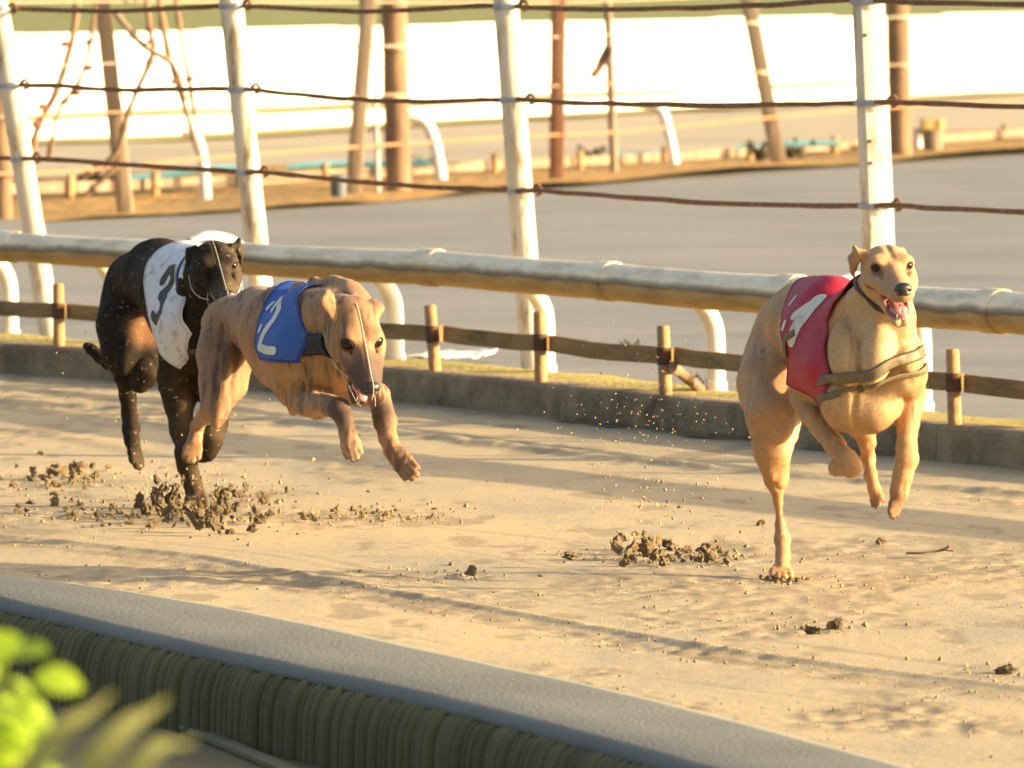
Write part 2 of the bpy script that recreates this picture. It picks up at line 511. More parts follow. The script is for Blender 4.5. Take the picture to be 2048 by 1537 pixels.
# strip along the near edge, its grey is shade painted over the sand
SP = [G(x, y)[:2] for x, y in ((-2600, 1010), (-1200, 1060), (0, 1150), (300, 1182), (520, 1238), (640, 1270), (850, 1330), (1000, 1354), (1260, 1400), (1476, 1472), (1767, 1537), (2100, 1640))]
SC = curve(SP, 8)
M_SHADE = noise_mat('painted_shade_grey', (0.125, 0.13, 0.118), (0.168, 0.17, 0.15), 1.5, 0.9, 0.3, 90, c3=(0.36, 0.32, 0.22), s3=18, t3=(0.66, 0.76))
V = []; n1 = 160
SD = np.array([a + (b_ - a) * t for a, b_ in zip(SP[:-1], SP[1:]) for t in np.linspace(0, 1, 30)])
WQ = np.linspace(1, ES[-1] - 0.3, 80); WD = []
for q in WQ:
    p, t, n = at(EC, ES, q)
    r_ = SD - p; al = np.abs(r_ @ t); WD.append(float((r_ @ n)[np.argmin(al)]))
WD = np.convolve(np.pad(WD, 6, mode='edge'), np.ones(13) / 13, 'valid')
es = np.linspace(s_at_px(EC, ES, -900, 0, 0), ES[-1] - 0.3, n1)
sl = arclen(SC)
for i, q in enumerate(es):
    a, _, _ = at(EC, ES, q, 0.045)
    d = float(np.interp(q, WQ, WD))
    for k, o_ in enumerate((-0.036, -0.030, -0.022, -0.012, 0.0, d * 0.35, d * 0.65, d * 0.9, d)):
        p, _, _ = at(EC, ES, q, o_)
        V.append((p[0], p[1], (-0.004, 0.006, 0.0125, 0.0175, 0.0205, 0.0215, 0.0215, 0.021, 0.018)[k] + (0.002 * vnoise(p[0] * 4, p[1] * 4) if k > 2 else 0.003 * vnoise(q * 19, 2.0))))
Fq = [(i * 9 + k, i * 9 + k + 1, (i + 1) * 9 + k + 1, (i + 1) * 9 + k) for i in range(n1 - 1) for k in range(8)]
mt = mesh_obj('shade_strip', V, Fq, M_SHADE); tag(mt, kind='structure')
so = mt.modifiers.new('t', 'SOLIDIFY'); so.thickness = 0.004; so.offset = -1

# ribbed edging: rubber turned down over the edge in round ribs
M_RIB = noise_mat('mossy_rubber', (0.082, 0.076, 0.034), (0.14, 0.118, 0.055), 7, 0.9, 0.3, 60, stretch=(1, 1, 0.2), c3=(0.10, 0.105, 0.035), s3=4)
edging = empty('ribbed_edging', (*at(EC, ES, ES[-1] / 2)[0], -0.24), 'long dark mossy ribbed edging below the grey strip at the near side of the sand', 'edging')
q = s_at_px(EC, ES, -260, 0, 0); qe = s_at_px(EC, ES, 1620, 0, 0); i = 0
while q < qe:
    w = random.choice((0.013, 0.015, 0.017, 0.020, 0.024))
    prof = [(0.03, -0.012), (0.01, -0.008), (-0.010, -0.004), (-0.028, -0.006), (-0.044, -0.018), (-0.055, -0.045), (-0.060, -0.07), (-0.062, -0.14), (-0.060 + random.uniform(-0.003, 0.003), -0.19)]
    pts = [np.append(at(EC, ES, q, o)[0], z - w * 0.4) for o, z in prof]
    rr = [w * 0.4, w * 0.55, w * 0.75, w * 0.9, w, w, w, w * random.uniform(0.95, 1.05), w]
    m = MB().tube(smooth_path(pts, 2), np.interp(np.linspace(0, 8, 17), range(9), rr), 9, caps=False)
    o = m.build('rib', M_RIB, edging)
    o.modifiers.clear()
    q += w * random.choice((1.35, 1.5, 1.8)); i += 1
# low ground on the camera's side
M_LOW = noise_mat('dark_earth', (0.13, 0.10, 0.04), (0.20, 0.16, 0.07), 2.0, 0.95, 0.6, 20)
V = []
qs = np.linspace(0.1, ES[-1] - 0.1, 40)
for q in qs:
    for o in (-0.03, -0.4, -1.2, -3.0, -6.0):
        p = at(EC, ES, q, o)[0]; V.append((p[0], p[1], -0.165 + 0.02 * float(vnoise(p[0] * 3, p[1] * 3))))
low = mesh_obj('verge', V, [(i * 5 + k, i * 5 + k + 1, (i + 1) * 5 + k + 1, (i + 1) * 5 + k) for i in range(39) for k in range(4)], M_LOW)
tag(low, kind='structure')
a = G(340, 1440, -0.155); b_ = G(620, 1560, -0.155)
bd = unit(b_ - a)
MB().box((a + b_) / 2 + np.array([0, 0, 0.0]), bd * np.linalg.norm(b_ - a) * 0.8, np.array([-bd[1], bd[0], 0]) * 0.02, (0, 0, 0.008)).build('edging_board', noise_mat('pale_board', (0.12, 0.105, 0.055), (0.17, 0.15, 0.08), 9, 0.8, stretch=(1, 1, 3)), bevel=0.004)
tag(bpy.data.objects['edging_board'], 'weathered olive board lying along the foot of the ribbed edging', 'board')

# ------------------------------------------------------------------ far kerb, built of cast blocks
M_CONC = noise_mat('kerb_concrete', (0.235, 0.165, 0.09), (0.34, 0.25, 0.15), 9, 0.9, 0.8, 45, c3=(0.12, 0.09, 0.05), s3=3.5, bdist=0.012, t3=(0.47, 0.66))
kerb = empty('concrete_kerb', K(KS[-1] / 2), 'low stained concrete kerb following the far side of the sand track', 'kerb')
joints = sorted([s_at_px(KC, KS, p, 0, 0.05) for p in (1131, 1871)])
q0 = 0.3; marks = [q0]
L = joints[1] - joints[0]
q = joints[0]
while q > q0 + 0.4: q -= L
qs = []
while q < KS[-1] - 0.3: qs.append(q); q += L
for a, b_ in zip(qs[:-1], qs[1:]):
    n = 9; V = []
    g_ = 0.002
    for i in range(n):
        t = a + g_ + (b_ - a - 2 * g_) * i / (n - 1)
        dz = 0.006 * float(vnoise(np.array([t * 3.0]), np.array([1.3]))[0])
        for o, z in ((-0.0, -0.03), (0.004, 0.098), (0.016, 0.108), (0.115, 0.113), (0.125, 0.108), (0.125, -0.03)):
            V.append(K(t, o + dz, z + dz))
    F = [(i * 6 + k, (i + 1) * 6 + k, (i + 1) * 6 + k + 1, i * 6 + k + 1) for i in range(n - 1) for k in range(5)]
    F += [(0, 1, 2, 3, 4, 5), tuple((n - 1) * 6 + k for k in (5, 4, 3, 2, 1, 0))]
    o = MB().add(V, F).build('kerb_block', M_CONC, kerb)

# ------------------------------------------------------------------ ground beyond the kerb
Z1 = 0.075
M_PATH = noise_mat('grey_path', (0.195, 0.192, 0.178), (0.24, 0.232, 0.21), 1.1, 0.75, 0.5, 25, stretch=(0.6, 1, 1), c3=(0.155, 0.158, 0.157), s3=0.7, t3=(0.5, 0.68))
BP = [G(x, y, Z1)[:2] for x, y in ((-900, 480), (0, 438), (250, 428), (705, 398), (1112, 371), (1560, 337), (1800, 316), (2048, 302), (2900, 262))]
BC = curve(BP, 6)
V, F = [], []
nb = len(BC); kk = np.linspace(0.2, KS[-1] - 0.2, nb)
kk = np.linspace(0.2, KS[-1] - 0.2, nb)
ext = 14
for i in range(nb):
    a = K(kk[i], 0.118)[:2]
    if i == nb - 1: pass
    for j in range(ext + 1):
        t = j / ext; t = t ** 1.6
        p = a * (1 - t) + BC[i] * t
        V.append((p[0], p[1], Z1 - 0.004 + 0.03 * float(fbm(np.array([p[0] * 0.5]), np.array([p[1] * 0.3]), 3)[0]) * (0.3 + t)))
for i in range(nb - 1):
    for j in range(ext):
        F.append((i * (ext + 1) + j, (i + 1) * (ext + 1) + j, (i + 1) * (ext + 1) + j + 1, i * (ext + 1) + j + 1))
p1 = mesh_obj('path', V, F, M_PATH); tag(p1, kind='structure')
def sheet(name, lo, hi, z, mat, n=6, wob=0.0):
    a = curve(lo, n); b_ = curve(hi, n)
    V = []
    for p, q in zip(a, b_):
        for j in range(5):
            c = p + (q - p) * j / 4; V.append((c[0], c[1], z + wob * float(fbm(np.array([c[0] * 0.6]), np.array([c[1] * 0.3]), 3)[0])))
    o = mesh_obj(name, V, [(i * 5 + k, (i + 1) * 5 + k, (i + 1) * 5 + k + 1, i * 5 + k + 1) for i in range(len(a) - 1) for k in range(4)], mat)
    return tag(o, kind='structure')
def gl(pts, z): return [G(x, y, z)[:2] for x, y in pts]
B0 = ((-900, 484), (0, 440), (500, 415), (1024, 379), (1560, 339), (2048, 304), (2900, 264))
B1 = ((-900, 395), (0, 358), (500, 346), (1024, 322), (1560, 292), (2048, 262), (2900, 236))
B2 = ((-900, 335), (0, 290), (500, 272), (1024, 242), (1560, 212), (2048, 186), (2900, 150))
B3 = ((-900, 262), (0, 232), (500, 214), (1024, 190), (1560, 170), (2048, 152), (2900, 130))
sheet('earth_bank', gl(B0, Z1 + 0.02), gl(B1, Z1 + 0.02), Z1 + 0.02, noise_mat('ochre_earth', (0.31, 0.165, 0.035), (0.40, 0.24, 0.065), 1.6, 0.95, 0.8, 8, c3=(0.22, 0.15, 0.05), s3=0.8, bdist=0.05), wob=0.10)
sheet('far_path', gl(B1, Z1 + 0.03), gl(B2, Z1 + 0.03), Z1 + 0.03, noise_mat('tan_sand', (0.36, 0.30, 0.20), (0.44, 0.36, 0.25), 0.9, 0.9, stretch=(0.3, 1, 1)), wob=0.03)
sheet('far_verge', gl(B2, Z1 + 0.05), gl(B3, Z1 + 0.05), Z1 + 0.05, noise_mat('straw_grass', (0.36, 0.31, 0.07), (0.46, 0.37, 0.12), 0.5, 0.95, stretch=(0.3, 1, 1)), wob=0.03)

# mossy strip just behind the kerb
qa = s_at_px(KC, KS, -200); qb = s_at_px(KC, KS, 2250)
V, F = strip_mesh(KC, KS, (0.12, 0.22, 0.34, 0.46, 0.60), qa, qb, 0.12, lambda q, o: Z1 + 0.028 + 0.02 * float(fbm(np.array([q * 2.0]), np.array([o * 5]), 3)[0]) - (0.03 if o > 0.55 else 0))
ms = mesh_obj('moss_strip', V, F, noise_mat('moss', (0.30, 0.25, 0.05), (0.42, 0.34, 0.10), 5, 0.95, 1.0, 40, c3=(0.16, 0.17, 0.05), s3=2.5)); tag(ms, kind='structure')

# thin water along the foot of the kerb
for a, b_ in ((1100, 1260), (1290, 1480), (1590, 1760)):
    qa_, qb_ = s_at_px(KC, KS, a, -0.04, 0), s_at_px(KC, KS, b_, -0.04, 0)
    n = 14; V = []
    for i in range(n + 1):
        t = i / n; w = 0.05 * math.sin(math.pi * t) ** 0.6 * (1 + 0.5 * math.sin(9 * t + a))
        q = qa_ + (qb_ - qa_) * t
        V += [K(q, -0.022, 0.019), K(q, -0.024 - w, 0.019)]
    m, nt, bb = new_mat('shallow_water'); bb.inputs['Base Color'].default_value = (0.10, 0.10, 0.09, 1); bb.inputs['Roughness'].default_value = 0.12
    pd = mesh_obj('puddle', V, [(2 * i, 2 * i + 1, 2 * i + 3, 2 * i + 2) for i in range(n)], m); tag(pd, kind='structure')

# ------------------------------------------------------------------ pipe rail on bent supports
def weathered_pipe():
    m, nt, b = new_mat('weathered_white_pipe')
    N = nt.nodes; L = nt.links
    tc = N.new('ShaderNodeTexCoord'); mp = N.new('ShaderNodeMapping'); mp.inputs['Scale'].default_value = (1, 1, 5)
    L.new(tc.outputs['Object'], mp.inputs[0])
    n = N.new('ShaderNodeTexNoise'); n.inputs['Scale'].default_value = 5; n.inputs['Detail'].default_value = 8; n.inputs['Roughness'].default_value = 0.7; L.new(mp.outputs[0], n.inputs[0])
    r = N.new('ShaderNodeValToRGB'); e = r.color_ramp.elements
    e[0].position = 0.34; e[0].color = (0.62, 0.54, 0.42, 1); e[1].position = 0.56; e[1].color = (0.98, 0.97, 0.95, 1)
    L.new(n.outputs['Fac'], r.inputs[0])
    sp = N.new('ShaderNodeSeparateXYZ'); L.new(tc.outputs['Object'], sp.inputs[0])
    # colour bands by height: golden brown low, a dark line above, cream on top
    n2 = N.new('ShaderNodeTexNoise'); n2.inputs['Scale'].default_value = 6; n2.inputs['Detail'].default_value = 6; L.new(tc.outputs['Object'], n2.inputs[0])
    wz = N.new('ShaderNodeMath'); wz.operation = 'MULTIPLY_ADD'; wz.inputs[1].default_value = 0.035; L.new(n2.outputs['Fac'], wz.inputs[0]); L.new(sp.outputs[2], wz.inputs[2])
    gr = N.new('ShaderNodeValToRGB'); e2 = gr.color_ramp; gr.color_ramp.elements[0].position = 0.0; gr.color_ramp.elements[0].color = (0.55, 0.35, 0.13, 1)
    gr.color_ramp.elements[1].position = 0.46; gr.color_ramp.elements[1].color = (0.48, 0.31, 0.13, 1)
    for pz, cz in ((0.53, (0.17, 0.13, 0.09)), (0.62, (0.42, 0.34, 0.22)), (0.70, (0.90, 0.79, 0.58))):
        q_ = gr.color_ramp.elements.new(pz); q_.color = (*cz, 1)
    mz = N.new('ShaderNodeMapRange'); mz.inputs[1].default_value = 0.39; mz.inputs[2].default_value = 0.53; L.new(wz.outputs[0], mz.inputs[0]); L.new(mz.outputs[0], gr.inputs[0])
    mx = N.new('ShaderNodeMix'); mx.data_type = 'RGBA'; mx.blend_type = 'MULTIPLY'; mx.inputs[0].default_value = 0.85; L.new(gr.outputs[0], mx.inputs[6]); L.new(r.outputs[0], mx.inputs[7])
    L.new(mx.outputs[2], b.inputs['Base Color']); b.inputs['Roughness'].default_value = 0.45
    bp = N.new('ShaderNodeBump'); bp.inputs['Strength'].default_value = 0.3; bp.inputs['Distance'].default_value = 0.004; L.new(n.outputs['Fac'], bp.inputs['Height']); L.new(bp.outputs[0], b.inputs['Normal'])
    return m
M_PIPE = weathered_pipe()
M_WPOST = noise_mat('white_paint', (0.50, 0.46, 0.38), (0.64, 0.60, 0.52), 6, 0.5, 0.3, 30, stretch=(1, 1, 0.3), c3=(0.26, 0.17, 0.08), s3=14, t3=(0.52, 0.66))
M_WPIPE = noise_mat('white_pipe_paint', (0.70, 0.68, 0.64), (0.78, 0.77, 0.74), 6, 0.35, c3=(0.5, 0.42, 0.3), s3=7, t3=(0.6, 0.75))
ROFF, RZ = 0.15, 0.452
rail = empty('pipe_rail', K(KS[-1] / 2, ROFF), 'thick weathered white pipe rail carried on bent white supports behind the kerb', 'rail')
jq = [s_at_px(KC, KS, p, ROFF, RZ) for p in (862, 1185, 1532, 1990)]
dq = (jq[3] - jq[0]) / 3
qs = [jq[0] + dq * k for k in range(-8, 9) if 0.3 < jq[0] + dq * k < KS[-1] - 0.3]
rad = lambda q: np.interp(q, [s_at_px(KC, KS, 0, ROFF, RZ), s_at_px(KC, KS, 850, ROFF, RZ), s_at_px(KC, KS, 1950, ROFF, RZ)], [0.053, 0.0595, 0.0635])
for a, b_ in zip(qs[:-1], qs[1:]):
    pts = [K(t, ROFF, RZ - 0.006 * math.sin(math.pi * (t - a) / (b_ - a))) for t in np.linspace(a, b_, 9)]
    o = MB().tube(pts, [rad(t) for t in np.linspace(a, b_, 9)], 28, caps=False).build('pipe_section', M_PIPE, rail)
for q in qs[1:-1]:
    w = 0.05
    pts = [K(q + d, ROFF, RZ) for d in (-w, -w + 0.002, -w + 0.008, w - 0.008, w - 0.002, w)]
    MB().tube(pts, [rad(q) + e for e in (0.0005, 0.004, 0.0055, 0.0055, 0.004, 0.0005)], 28, caps=False).build('collar', M_PIPE, rail)
for px in (20, 232, 520, 790, 1092, 1432, 1845, 2290):
    OF = 0.45
    q = s_at_px(KC, KS, px, OF, 0.3)
    hi = px in (1845, 520); pts = [K(q, OF, Z1 - 0.05), K(q, OF, 0.14), K(q, OF, 0.22)]
    r_ = 0.20
    for k in range(1, 9):
        an = math.pi / 2 * k / 8 * 1.08
        pts.append(K(q, OF - r_ * 1.1 * (1 - math.cos(an)), (0.305 if hi else 0.25) + r_ * math.sin(an)))
    pts.append(K(q, ROFF - 0.01, 0.485 if hi else 0.435))
    MB().tube(smooth_path(pts, 3), 0.031, 16).build('bent_support', M_WPIPE, rail)
    MB().tube([K(q, OF, Z1 + 0.012), K(q, OF, Z1 + 0.05)], 0.037, 16).build('base_collar', M_WPIPE, rail)

# ------------------------------------------------------------------ low plank fence on the kerb
M_TIMB = noise_mat('treated_timber', (0.36, 0.20, 0.08), (0.48, 0.29, 0.13), 6, 0.85, 0.6, 40, stretch=(1, 1, 1), c3=(0.13, 0.10, 0.05), s3=3.5)
M_PLANK = noise_mat('mossy_plank', (0.24, 0.145, 0.055), (0.36, 0.225, 0.09), 5, 0.9, 0.6, 40, stretch=(1, 1, 4), c3=(0.12, 0.10, 0.035), s3=3)
M_RUST_BROWN = noise_mat('rust_brown', (0.07, 0.03, 0.015), (0.13, 0.06, 0.03), 30, 0.8, 0.5, 90)
lf = empty('plank_fence', K(KS[-1] / 2, 0.06), 'low brown plank on short round stakes standing along the concrete kerb', 'fence')
sq = [(118, 0.042), (478, 0.04), (870, 0.042), (1082, 0.042), (1331, 0.042), (1590, 0.04), (1910, 0.044), (2260, 0.042), (-240, 0.04), (-600, 0.04)]
pos = sorted(s_at_px(KC, KS, px, 0.06, 0.25) for px, _ in sq)
for q in pos:
    lean = random.uniform(-0.012, 0.012)
    z1 = 0.335 + random.uniform(-0.008, 0.008)
    a = K(q, 0.06, 0.11); b_ = K(q, 0.06 + lean, z1) + np.array([lean, 0, 0])
    MB().tube([a, a * 0.5 + b_ * 0.5, b_ - (b_ - a) * 0.03, b_], [0.021, 0.0205, 0.020, 0.0165], 12).build('stake', M_TIMB, lf)
    c = a + (b_ - a) * 0.56; u = unit(b_ - a)
    MB().tube([c - u * 0.028, c + u * 0.028], 0.0235, 12).build('dark_band', M_RUST_BROWN, lf)  # dark red-brown band round the stake at plank height
for a, b_ in zip(pos[:-1], pos[1:]):
    V = []; n = 7
    for i in range(n):
        t = a + 0.012 + (b_ - a - 0.024) * i / (n - 1)
        sag = -0.006 * math.sin(math.pi * i / (n - 1)) + random.uniform(-0.002, 0.002)
        for o, z in ((0.082, 0.207), (0.082, 0.262), (0.102, 0.262), (0.102, 0.207)):
            V.append(K(t, o, z + sag))
    F = [(i * 4 + k, i * 4 + (k + 1) % 4, (i + 1) * 4 + (k + 1) % 4, (i + 1) * 4 + k) for i in range(n - 1) for k in range(4)] + [(3, 2, 1, 0), tuple((n - 1) * 4 + k for k in range(4))]
    MB().add(V, F).build('plank', M_PLANK, lf, bevel=0.003)

# ------------------------------------------------------------------ rope fence on white posts
M_ROPE = noise_mat('brown_rope', (0.12, 0.058, 0.03), (0.23, 0.125, 0.065), 40, 0.9, 0.8, 120)
M_TIE = noise_mat('blue_grey_tie', (0.22, 0.27, 0.36), (0.34, 0.38, 0.44), 30, 0.7)
rf = empty('rope_fence', K(KS[-1] / 2, 1.0), 'tall leaning white posts joined by three sagging brown ropes behind the pipe rail', 'fence')
OFP = 0.75
posts = []
for (tx, ty), (bx, by), w, sqr in (((-640, 0), (-560, 700), 0.04, 0), ((-7, 0), (112, 735), 0.042, 0), ((462, 0), (541, 760), 0.043, 0), ((1012, 0), (1071, 790), 0.044, 0), ((1737, 0), (1772, 860), 0.047, 1), ((2560, 0), (2590, 940), 0.045, 0)):
    q = s_at_px(KC, KS, bx, OFP, 0.1); base = K(q, OFP, 0.0)
    Y = base[1]
    top = P(tx, ty, Y); bot = P(bx, by, Y)
    u = (top - bot) / (top[2] - bot[2])
    A = bot + u * (Z1 - 0.03 - bot[2]); B = bot + u * (1.62 - bot[2])
    posts.append((A, B, w, sqr, Y))
ropes = (((-660, 20), (-7, 18), (230, 23), (448, 12), (486, 12), (720, 23), (982, 12), (1038, 14), (1200, 19), (1480, 13), (1706, 0), (1764, 2), (2048, 9), (2560, 0)),
         ((-640, 178), (20, 170), (220, 180), (466, 178), (506, 180), (680, 197), (850, 204), (1006, 200), (1058, 201), (1200, 208), (1500, 211), (1712, 207), (1772, 204), (2048, 213), (2570, 210)),
         ((-620, 300), (40, 318), (250, 330), (484, 345), (524, 345), (800, 371), (1024, 382), (1076, 382), (1400, 405), (1722, 412), (1782, 412), (2048, 424), (2580, 430)))
pY = [p[4] for p in posts]; pX = [P(x, 400, y)[0] for x, y in zip((-600, 50, 500, 1040, 1752, 2575), pY)]
cols_ = [-600, 50, 500, 1040, 1752, 2575]
for A, B, w, sqr, Y in posts:
    if sqr:
        u = unit(B - A); h_ = unit(np.cross(u, [0.35, -0.94, 0])); v_ = np.cross(u, h_)
        o = MB().box((A + B) / 2, u * np.linalg.norm(B - A) / 2, h_ * w * 0.92, v_ * w * 0.8).build('post', M_WPOST, rf, bevel=0.006)
        for z in (1.26, 0.92, 0.85, 0.55, 0.44):
            t = (z - A[2]) / (B[2] - A[2]); c = A + (B - A) * t
            MB().tube([c - h_ * w * 0.7 - v_ * w * 0.79, c - h_ * w * 0.7 - v_ * w * 0.95], 0.006, 8).build('bolt', M_RUST_BROWN, rf)
    else:
        MB().tube([A + (B - A) * t for t in np.linspace(0, 1, 8)], w, 18, jitter=0.02).build('post', M_WPOST, rf)
for rp in ropes:
    pts = [P(x, y, float(np.interp(x, cols_, pY)) - 0.055) for x, y in rp]
    pts = smooth_path(pts, 9)
    pts = [p + np.array([0, 0, 0.0022 * float(vnoise(np.array([i * 0.6]), np.array([rp[0][1] * 1.0]))[0]) * 2]) for i, p in enumerate(pts)]
    MB().tube(pts, [0.0088 * (1 + 0.25 * float(vnoise(np.array([i * 0.9]), np.array([3.3]))[0])) for i in range(len(pts))], 8).build('rope', M_ROPE, rf)
    for A, B, w, sqr, Y in posts:
        # tie at this rope's height
        cx = [1024 + FPX * A[0] / A[1], 0][0]
        px_ = 1024 + FPX * ((A + B) / 2)[0] / Y
        yy = np.interp(px_, [r_[0] for r_ in rp], [r_[1] for r_ in rp])
        z = P(px_, yy, Y)[2]
        t = (z - A[2]) / (B[2] - A[2])
        if not 0 < t < 0.98: continue
        c = A + (B - A) * t; u = unit(B - A)
        MB().tube([c - u * 0.009, c + u * 0.009], w * (1.28 if sqr else 1.10), 16).build('tie', M_TIE, rf)
        MB().tube(smooth_path([c + np.array([w, -0.05, 0.01]), c + np.array([w + 0.018, -0.06, 0.022]), c + np.array([w + 0.03, -0.06, -0.004]), c + np.array([w + 0.012, -0.055, -0.014])], 4), 0.006, 6).build('knot', M_ROPE, rf)

# ------------------------------------------------------------------ old fence far behind
M_OLD = noise_mat('grey_brown_timber', (0.17, 0.13, 0.09), (0.32, 0.24, 0.16), 4, 0.9, 0.6, 30, stretch=(1, 1, 0.2))
M_DRK = noise_mat('dark_trunk', (0.16, 0.10, 0.06), (0.32, 0.20, 0.11), 3, 0.9, 0.8, 12, stretch=(1, 1, 0.6))
M_IRON = noise_mat('rust_red_iron', (0.17, 0.075, 0.04), (0.25, 0.12, 0.065), 5, 0.8)
BL = [( x, y) for x, y in ((-900, 480), (0, 438), (250, 428), (705, 398), (1112, 371), (1228, 357), (1560, 337), (1800, 316), (2048, 302), (2900, 262))]
def YB(px): return G(px, float(np.interp(px, [b[0] for b in BL], [b[1] for b in BL])), Z1)[1]
of = empty('old_fence', G(1024, 376, Z1), 'old fence of mismatched leaning posts and pale wires beyond the grey path', 'fence')
def bgpost(name, tx, bx, by, wpx, mat, label, jit=0.03, sq=False, zt=1.75, parent=None, d=0.0):
    Y = YB(bx) + d; s_ = FPX / Y
    A = P(bx, by, Y); A[2] = min(A[2], Z1); t_ = P(tx, 0, Y)
    u = (t_ - A) / (t_[2] - A[2]); B = A + u * (zt - A[2]); w = wpx / s_ / 2
    if sq:
        uu = unit(B - A); o = MB().box((A + B) / 2, uu * np.linalg.norm(B - A) / 2, (w, 0, 0), (0, w, 0)).build(name, mat, parent or of, bevel=0.008)
    else:
        o = MB().tube([A + (B - A) * t for t in np.linspace(0, 1, 14)], w, 14, jitter=jit).build(name, mat, parent or of)
    if label: o['label'] = label
    return o
bgpost('post', 205, 252, 432, 32, M_OLD, 'weathered grey post leaning left', sq=True)
bgpost('post', 737, 705, 400, 31, M_OLD, 'weathered grey post leaning right', sq=True)
bgpost('post', 788, 797, 368, 52, M_DRK, 'thick brown round post', 0.05)
bgpost('post', 1117, 1113, 371, 30, M_IRON, 'rust red square post', sq=True)
bgpost('post', 1215, 1229, 356, 17, M_OLD, 'thin grey post with a rag on it')
bgpost('post', 1497, 1560, 337, 31, M_OLD, 'weathered post leaning left at the right', sq=True)
bgpost('post', 1795, 1802, 312, 46, M_DRK, 'thick brown round post at the right', 0.05)
bgpost('post', -8, 6, 428, 40, M_DRK, 'dark round post at the left edge', 0.06)
bgpost('post', -330, -300, 448, 34, M_OLD, None); bgpost('post', 2230, 2240, 295, 34, M_OLD, None)
for z, c, k in ((((-330, 8), (205, 4), (735, 5), (1117, 5), (1500, -8), (2048, -22)), (0.40, 0.33, 0.22), 0.006), (((-330, 150), (205, 128), (430, 120), (737, 95), (1117, 74), (1215, 70), (1503, 46), (1795, 35), (2240, 20)), (0.50, 0.45, 0.33), 0.004), (((-330, 245), (232, 225), (715, 193), (1116, 172), (1222, 168), (1520, 145), (1800, 130), (2240, 108)), (0.40, 0.26, 0.15), 0.005), (((-300, 352), (100, 345), (400, 318), (720, 294), (1115, 270), (1228, 265), (1540, 236), (1800, 215), (2240, 190)), (0.42, 0.19, 0.09), 0.010)):
    pts = smooth_path([P(x, y, YB(x) - 0.10) for x, y in z], 6)
    MB().tube(pts, k, 6).build('wire', noise_mat('wire_paint', tuple(v * 0.85 for v in c), c, 3, 0.8), of)
for bx, z_ in ((737, 95), (790, 95), (1117, 74), (1503, 46), (1797, 35), (1116, 172), (1222, 168), (790, 193), (720, 193), (1520, 145), (1800, 130)):
    c = P(bx - (8 if bx == 737 else 0), z_, YB(bx)); w = 0.088 if bx in (790, 1797, 1800) else 0.058
    MB().tube([c - np.array([0, 0, 0.012]), c + np.array([0, 0, 0.012])], w, 12).build('wire_band', noise_mat('pale_band', (0.45, 0.36, 0.22), (0.55, 0.44, 0.28), 4, 0.8), of)

# rag on the thin post
c = P(1205, 120, YB(1225) - 0.08)
V = []; F = []
for i in range(7):
    t = i / 6
    for j in range(4):
        V.append(c + np.array([(j - 1.5) * 0.022 * (1 - 0.5 * abs(t - 0.4)) + 0.05 * (1 - t) - 0.07 * t * t, 0.012 * math.sin(3 * j + 5 * t), 0.09 - 0.19 * t + 0.02 * math.sin(2 * j)]))
F = [(i * 4 + k, i * 4 + k + 1, (i + 1) * 4 + k + 1, (i + 1) * 4 + k) for i in range(6) for k in range(3)]
rg = mesh_obj('rag', V, F, noise_mat('brown_rag', (0.10, 0.09, 0.09), (0.40, 0.17, 0.08), 12, 0.9)); so = rg.modifiers.new('t', 'SOLIDIFY'); so.thickness = 0.012
tag(rg, 'dark torn rag hanging from the thin grey post of the old fence', 'rag')

# tangle of rusty bars at the left
tg = empty('rusty_frame', G(220, 420, Z1), 'tangled rusty frame of crossed bars with hooks behind the white posts at the left', 'frame')
def bar(pts, wpx, mat, name='bar', kn=0.0):
    q = smooth_path([P(x, y, YB(200) + d) for x, y, d in pts], 6)
    r0 = wpx / (FPX / YB(200)) / 2
    MB().tube(q, [r0 * (1 + kn * random.random() * (1 if random.random() < 0.3 else 0.2)) for _ in q], 8).build(name, mat, tg)
for pts, w in ((((155, -60, 0), (150, 50, 0), (118, 170, 0), (78, 250, 0), (55, 330, 0.1)), 15), (((196, -60, 0), (185, 60, 0), (160, 160, 0), (118, 220, 0), (97, 320, 0.1)), 9),
               (((285, -60, 0.1), (300, 60, 0.1), (305, 110, 0.1), (262, 210, 0.1), (235, 300, 0.1), (190, 345, 0.1)), 12), (((310, -60, 0.2), (335, 100, 0.2), (365, 200, 0.2), (395, 300, 0.2)), 12),
               (((345, -60, 0.1), (360, 60, 0.1), (378, 160, 0.1), (392, 250, 0.1)), 9), (((230, 25, 0), (285, 90, 0), (345, 130, 0), (370, 200, 0.1)), 13), (((170, 392, 0), (205, 360, 0), (235, 330, 0)), 12)):
    bar(pts, w * 0.85, M_DRK if w != 13 else M_OLD, kn=0.9)
for x, y in ((180, 85), (178, 138), (155, 188), (130, 205), (130, 90), (85, 215), (72, 250), (300, 60), (302, 85), (350, 165), (380, 160)):
    c = P(x, y, YB(200) - 0.02); k = 0.03
    MB().tube([c + np.array([-k, 0, -0.006]), c + np.array([0, 0, 0.006]), c + np.array([k * 0.9, 0, 0.014])], [0.006, 0.022, 0.005], 7).build('hook', M_IRON, tg)

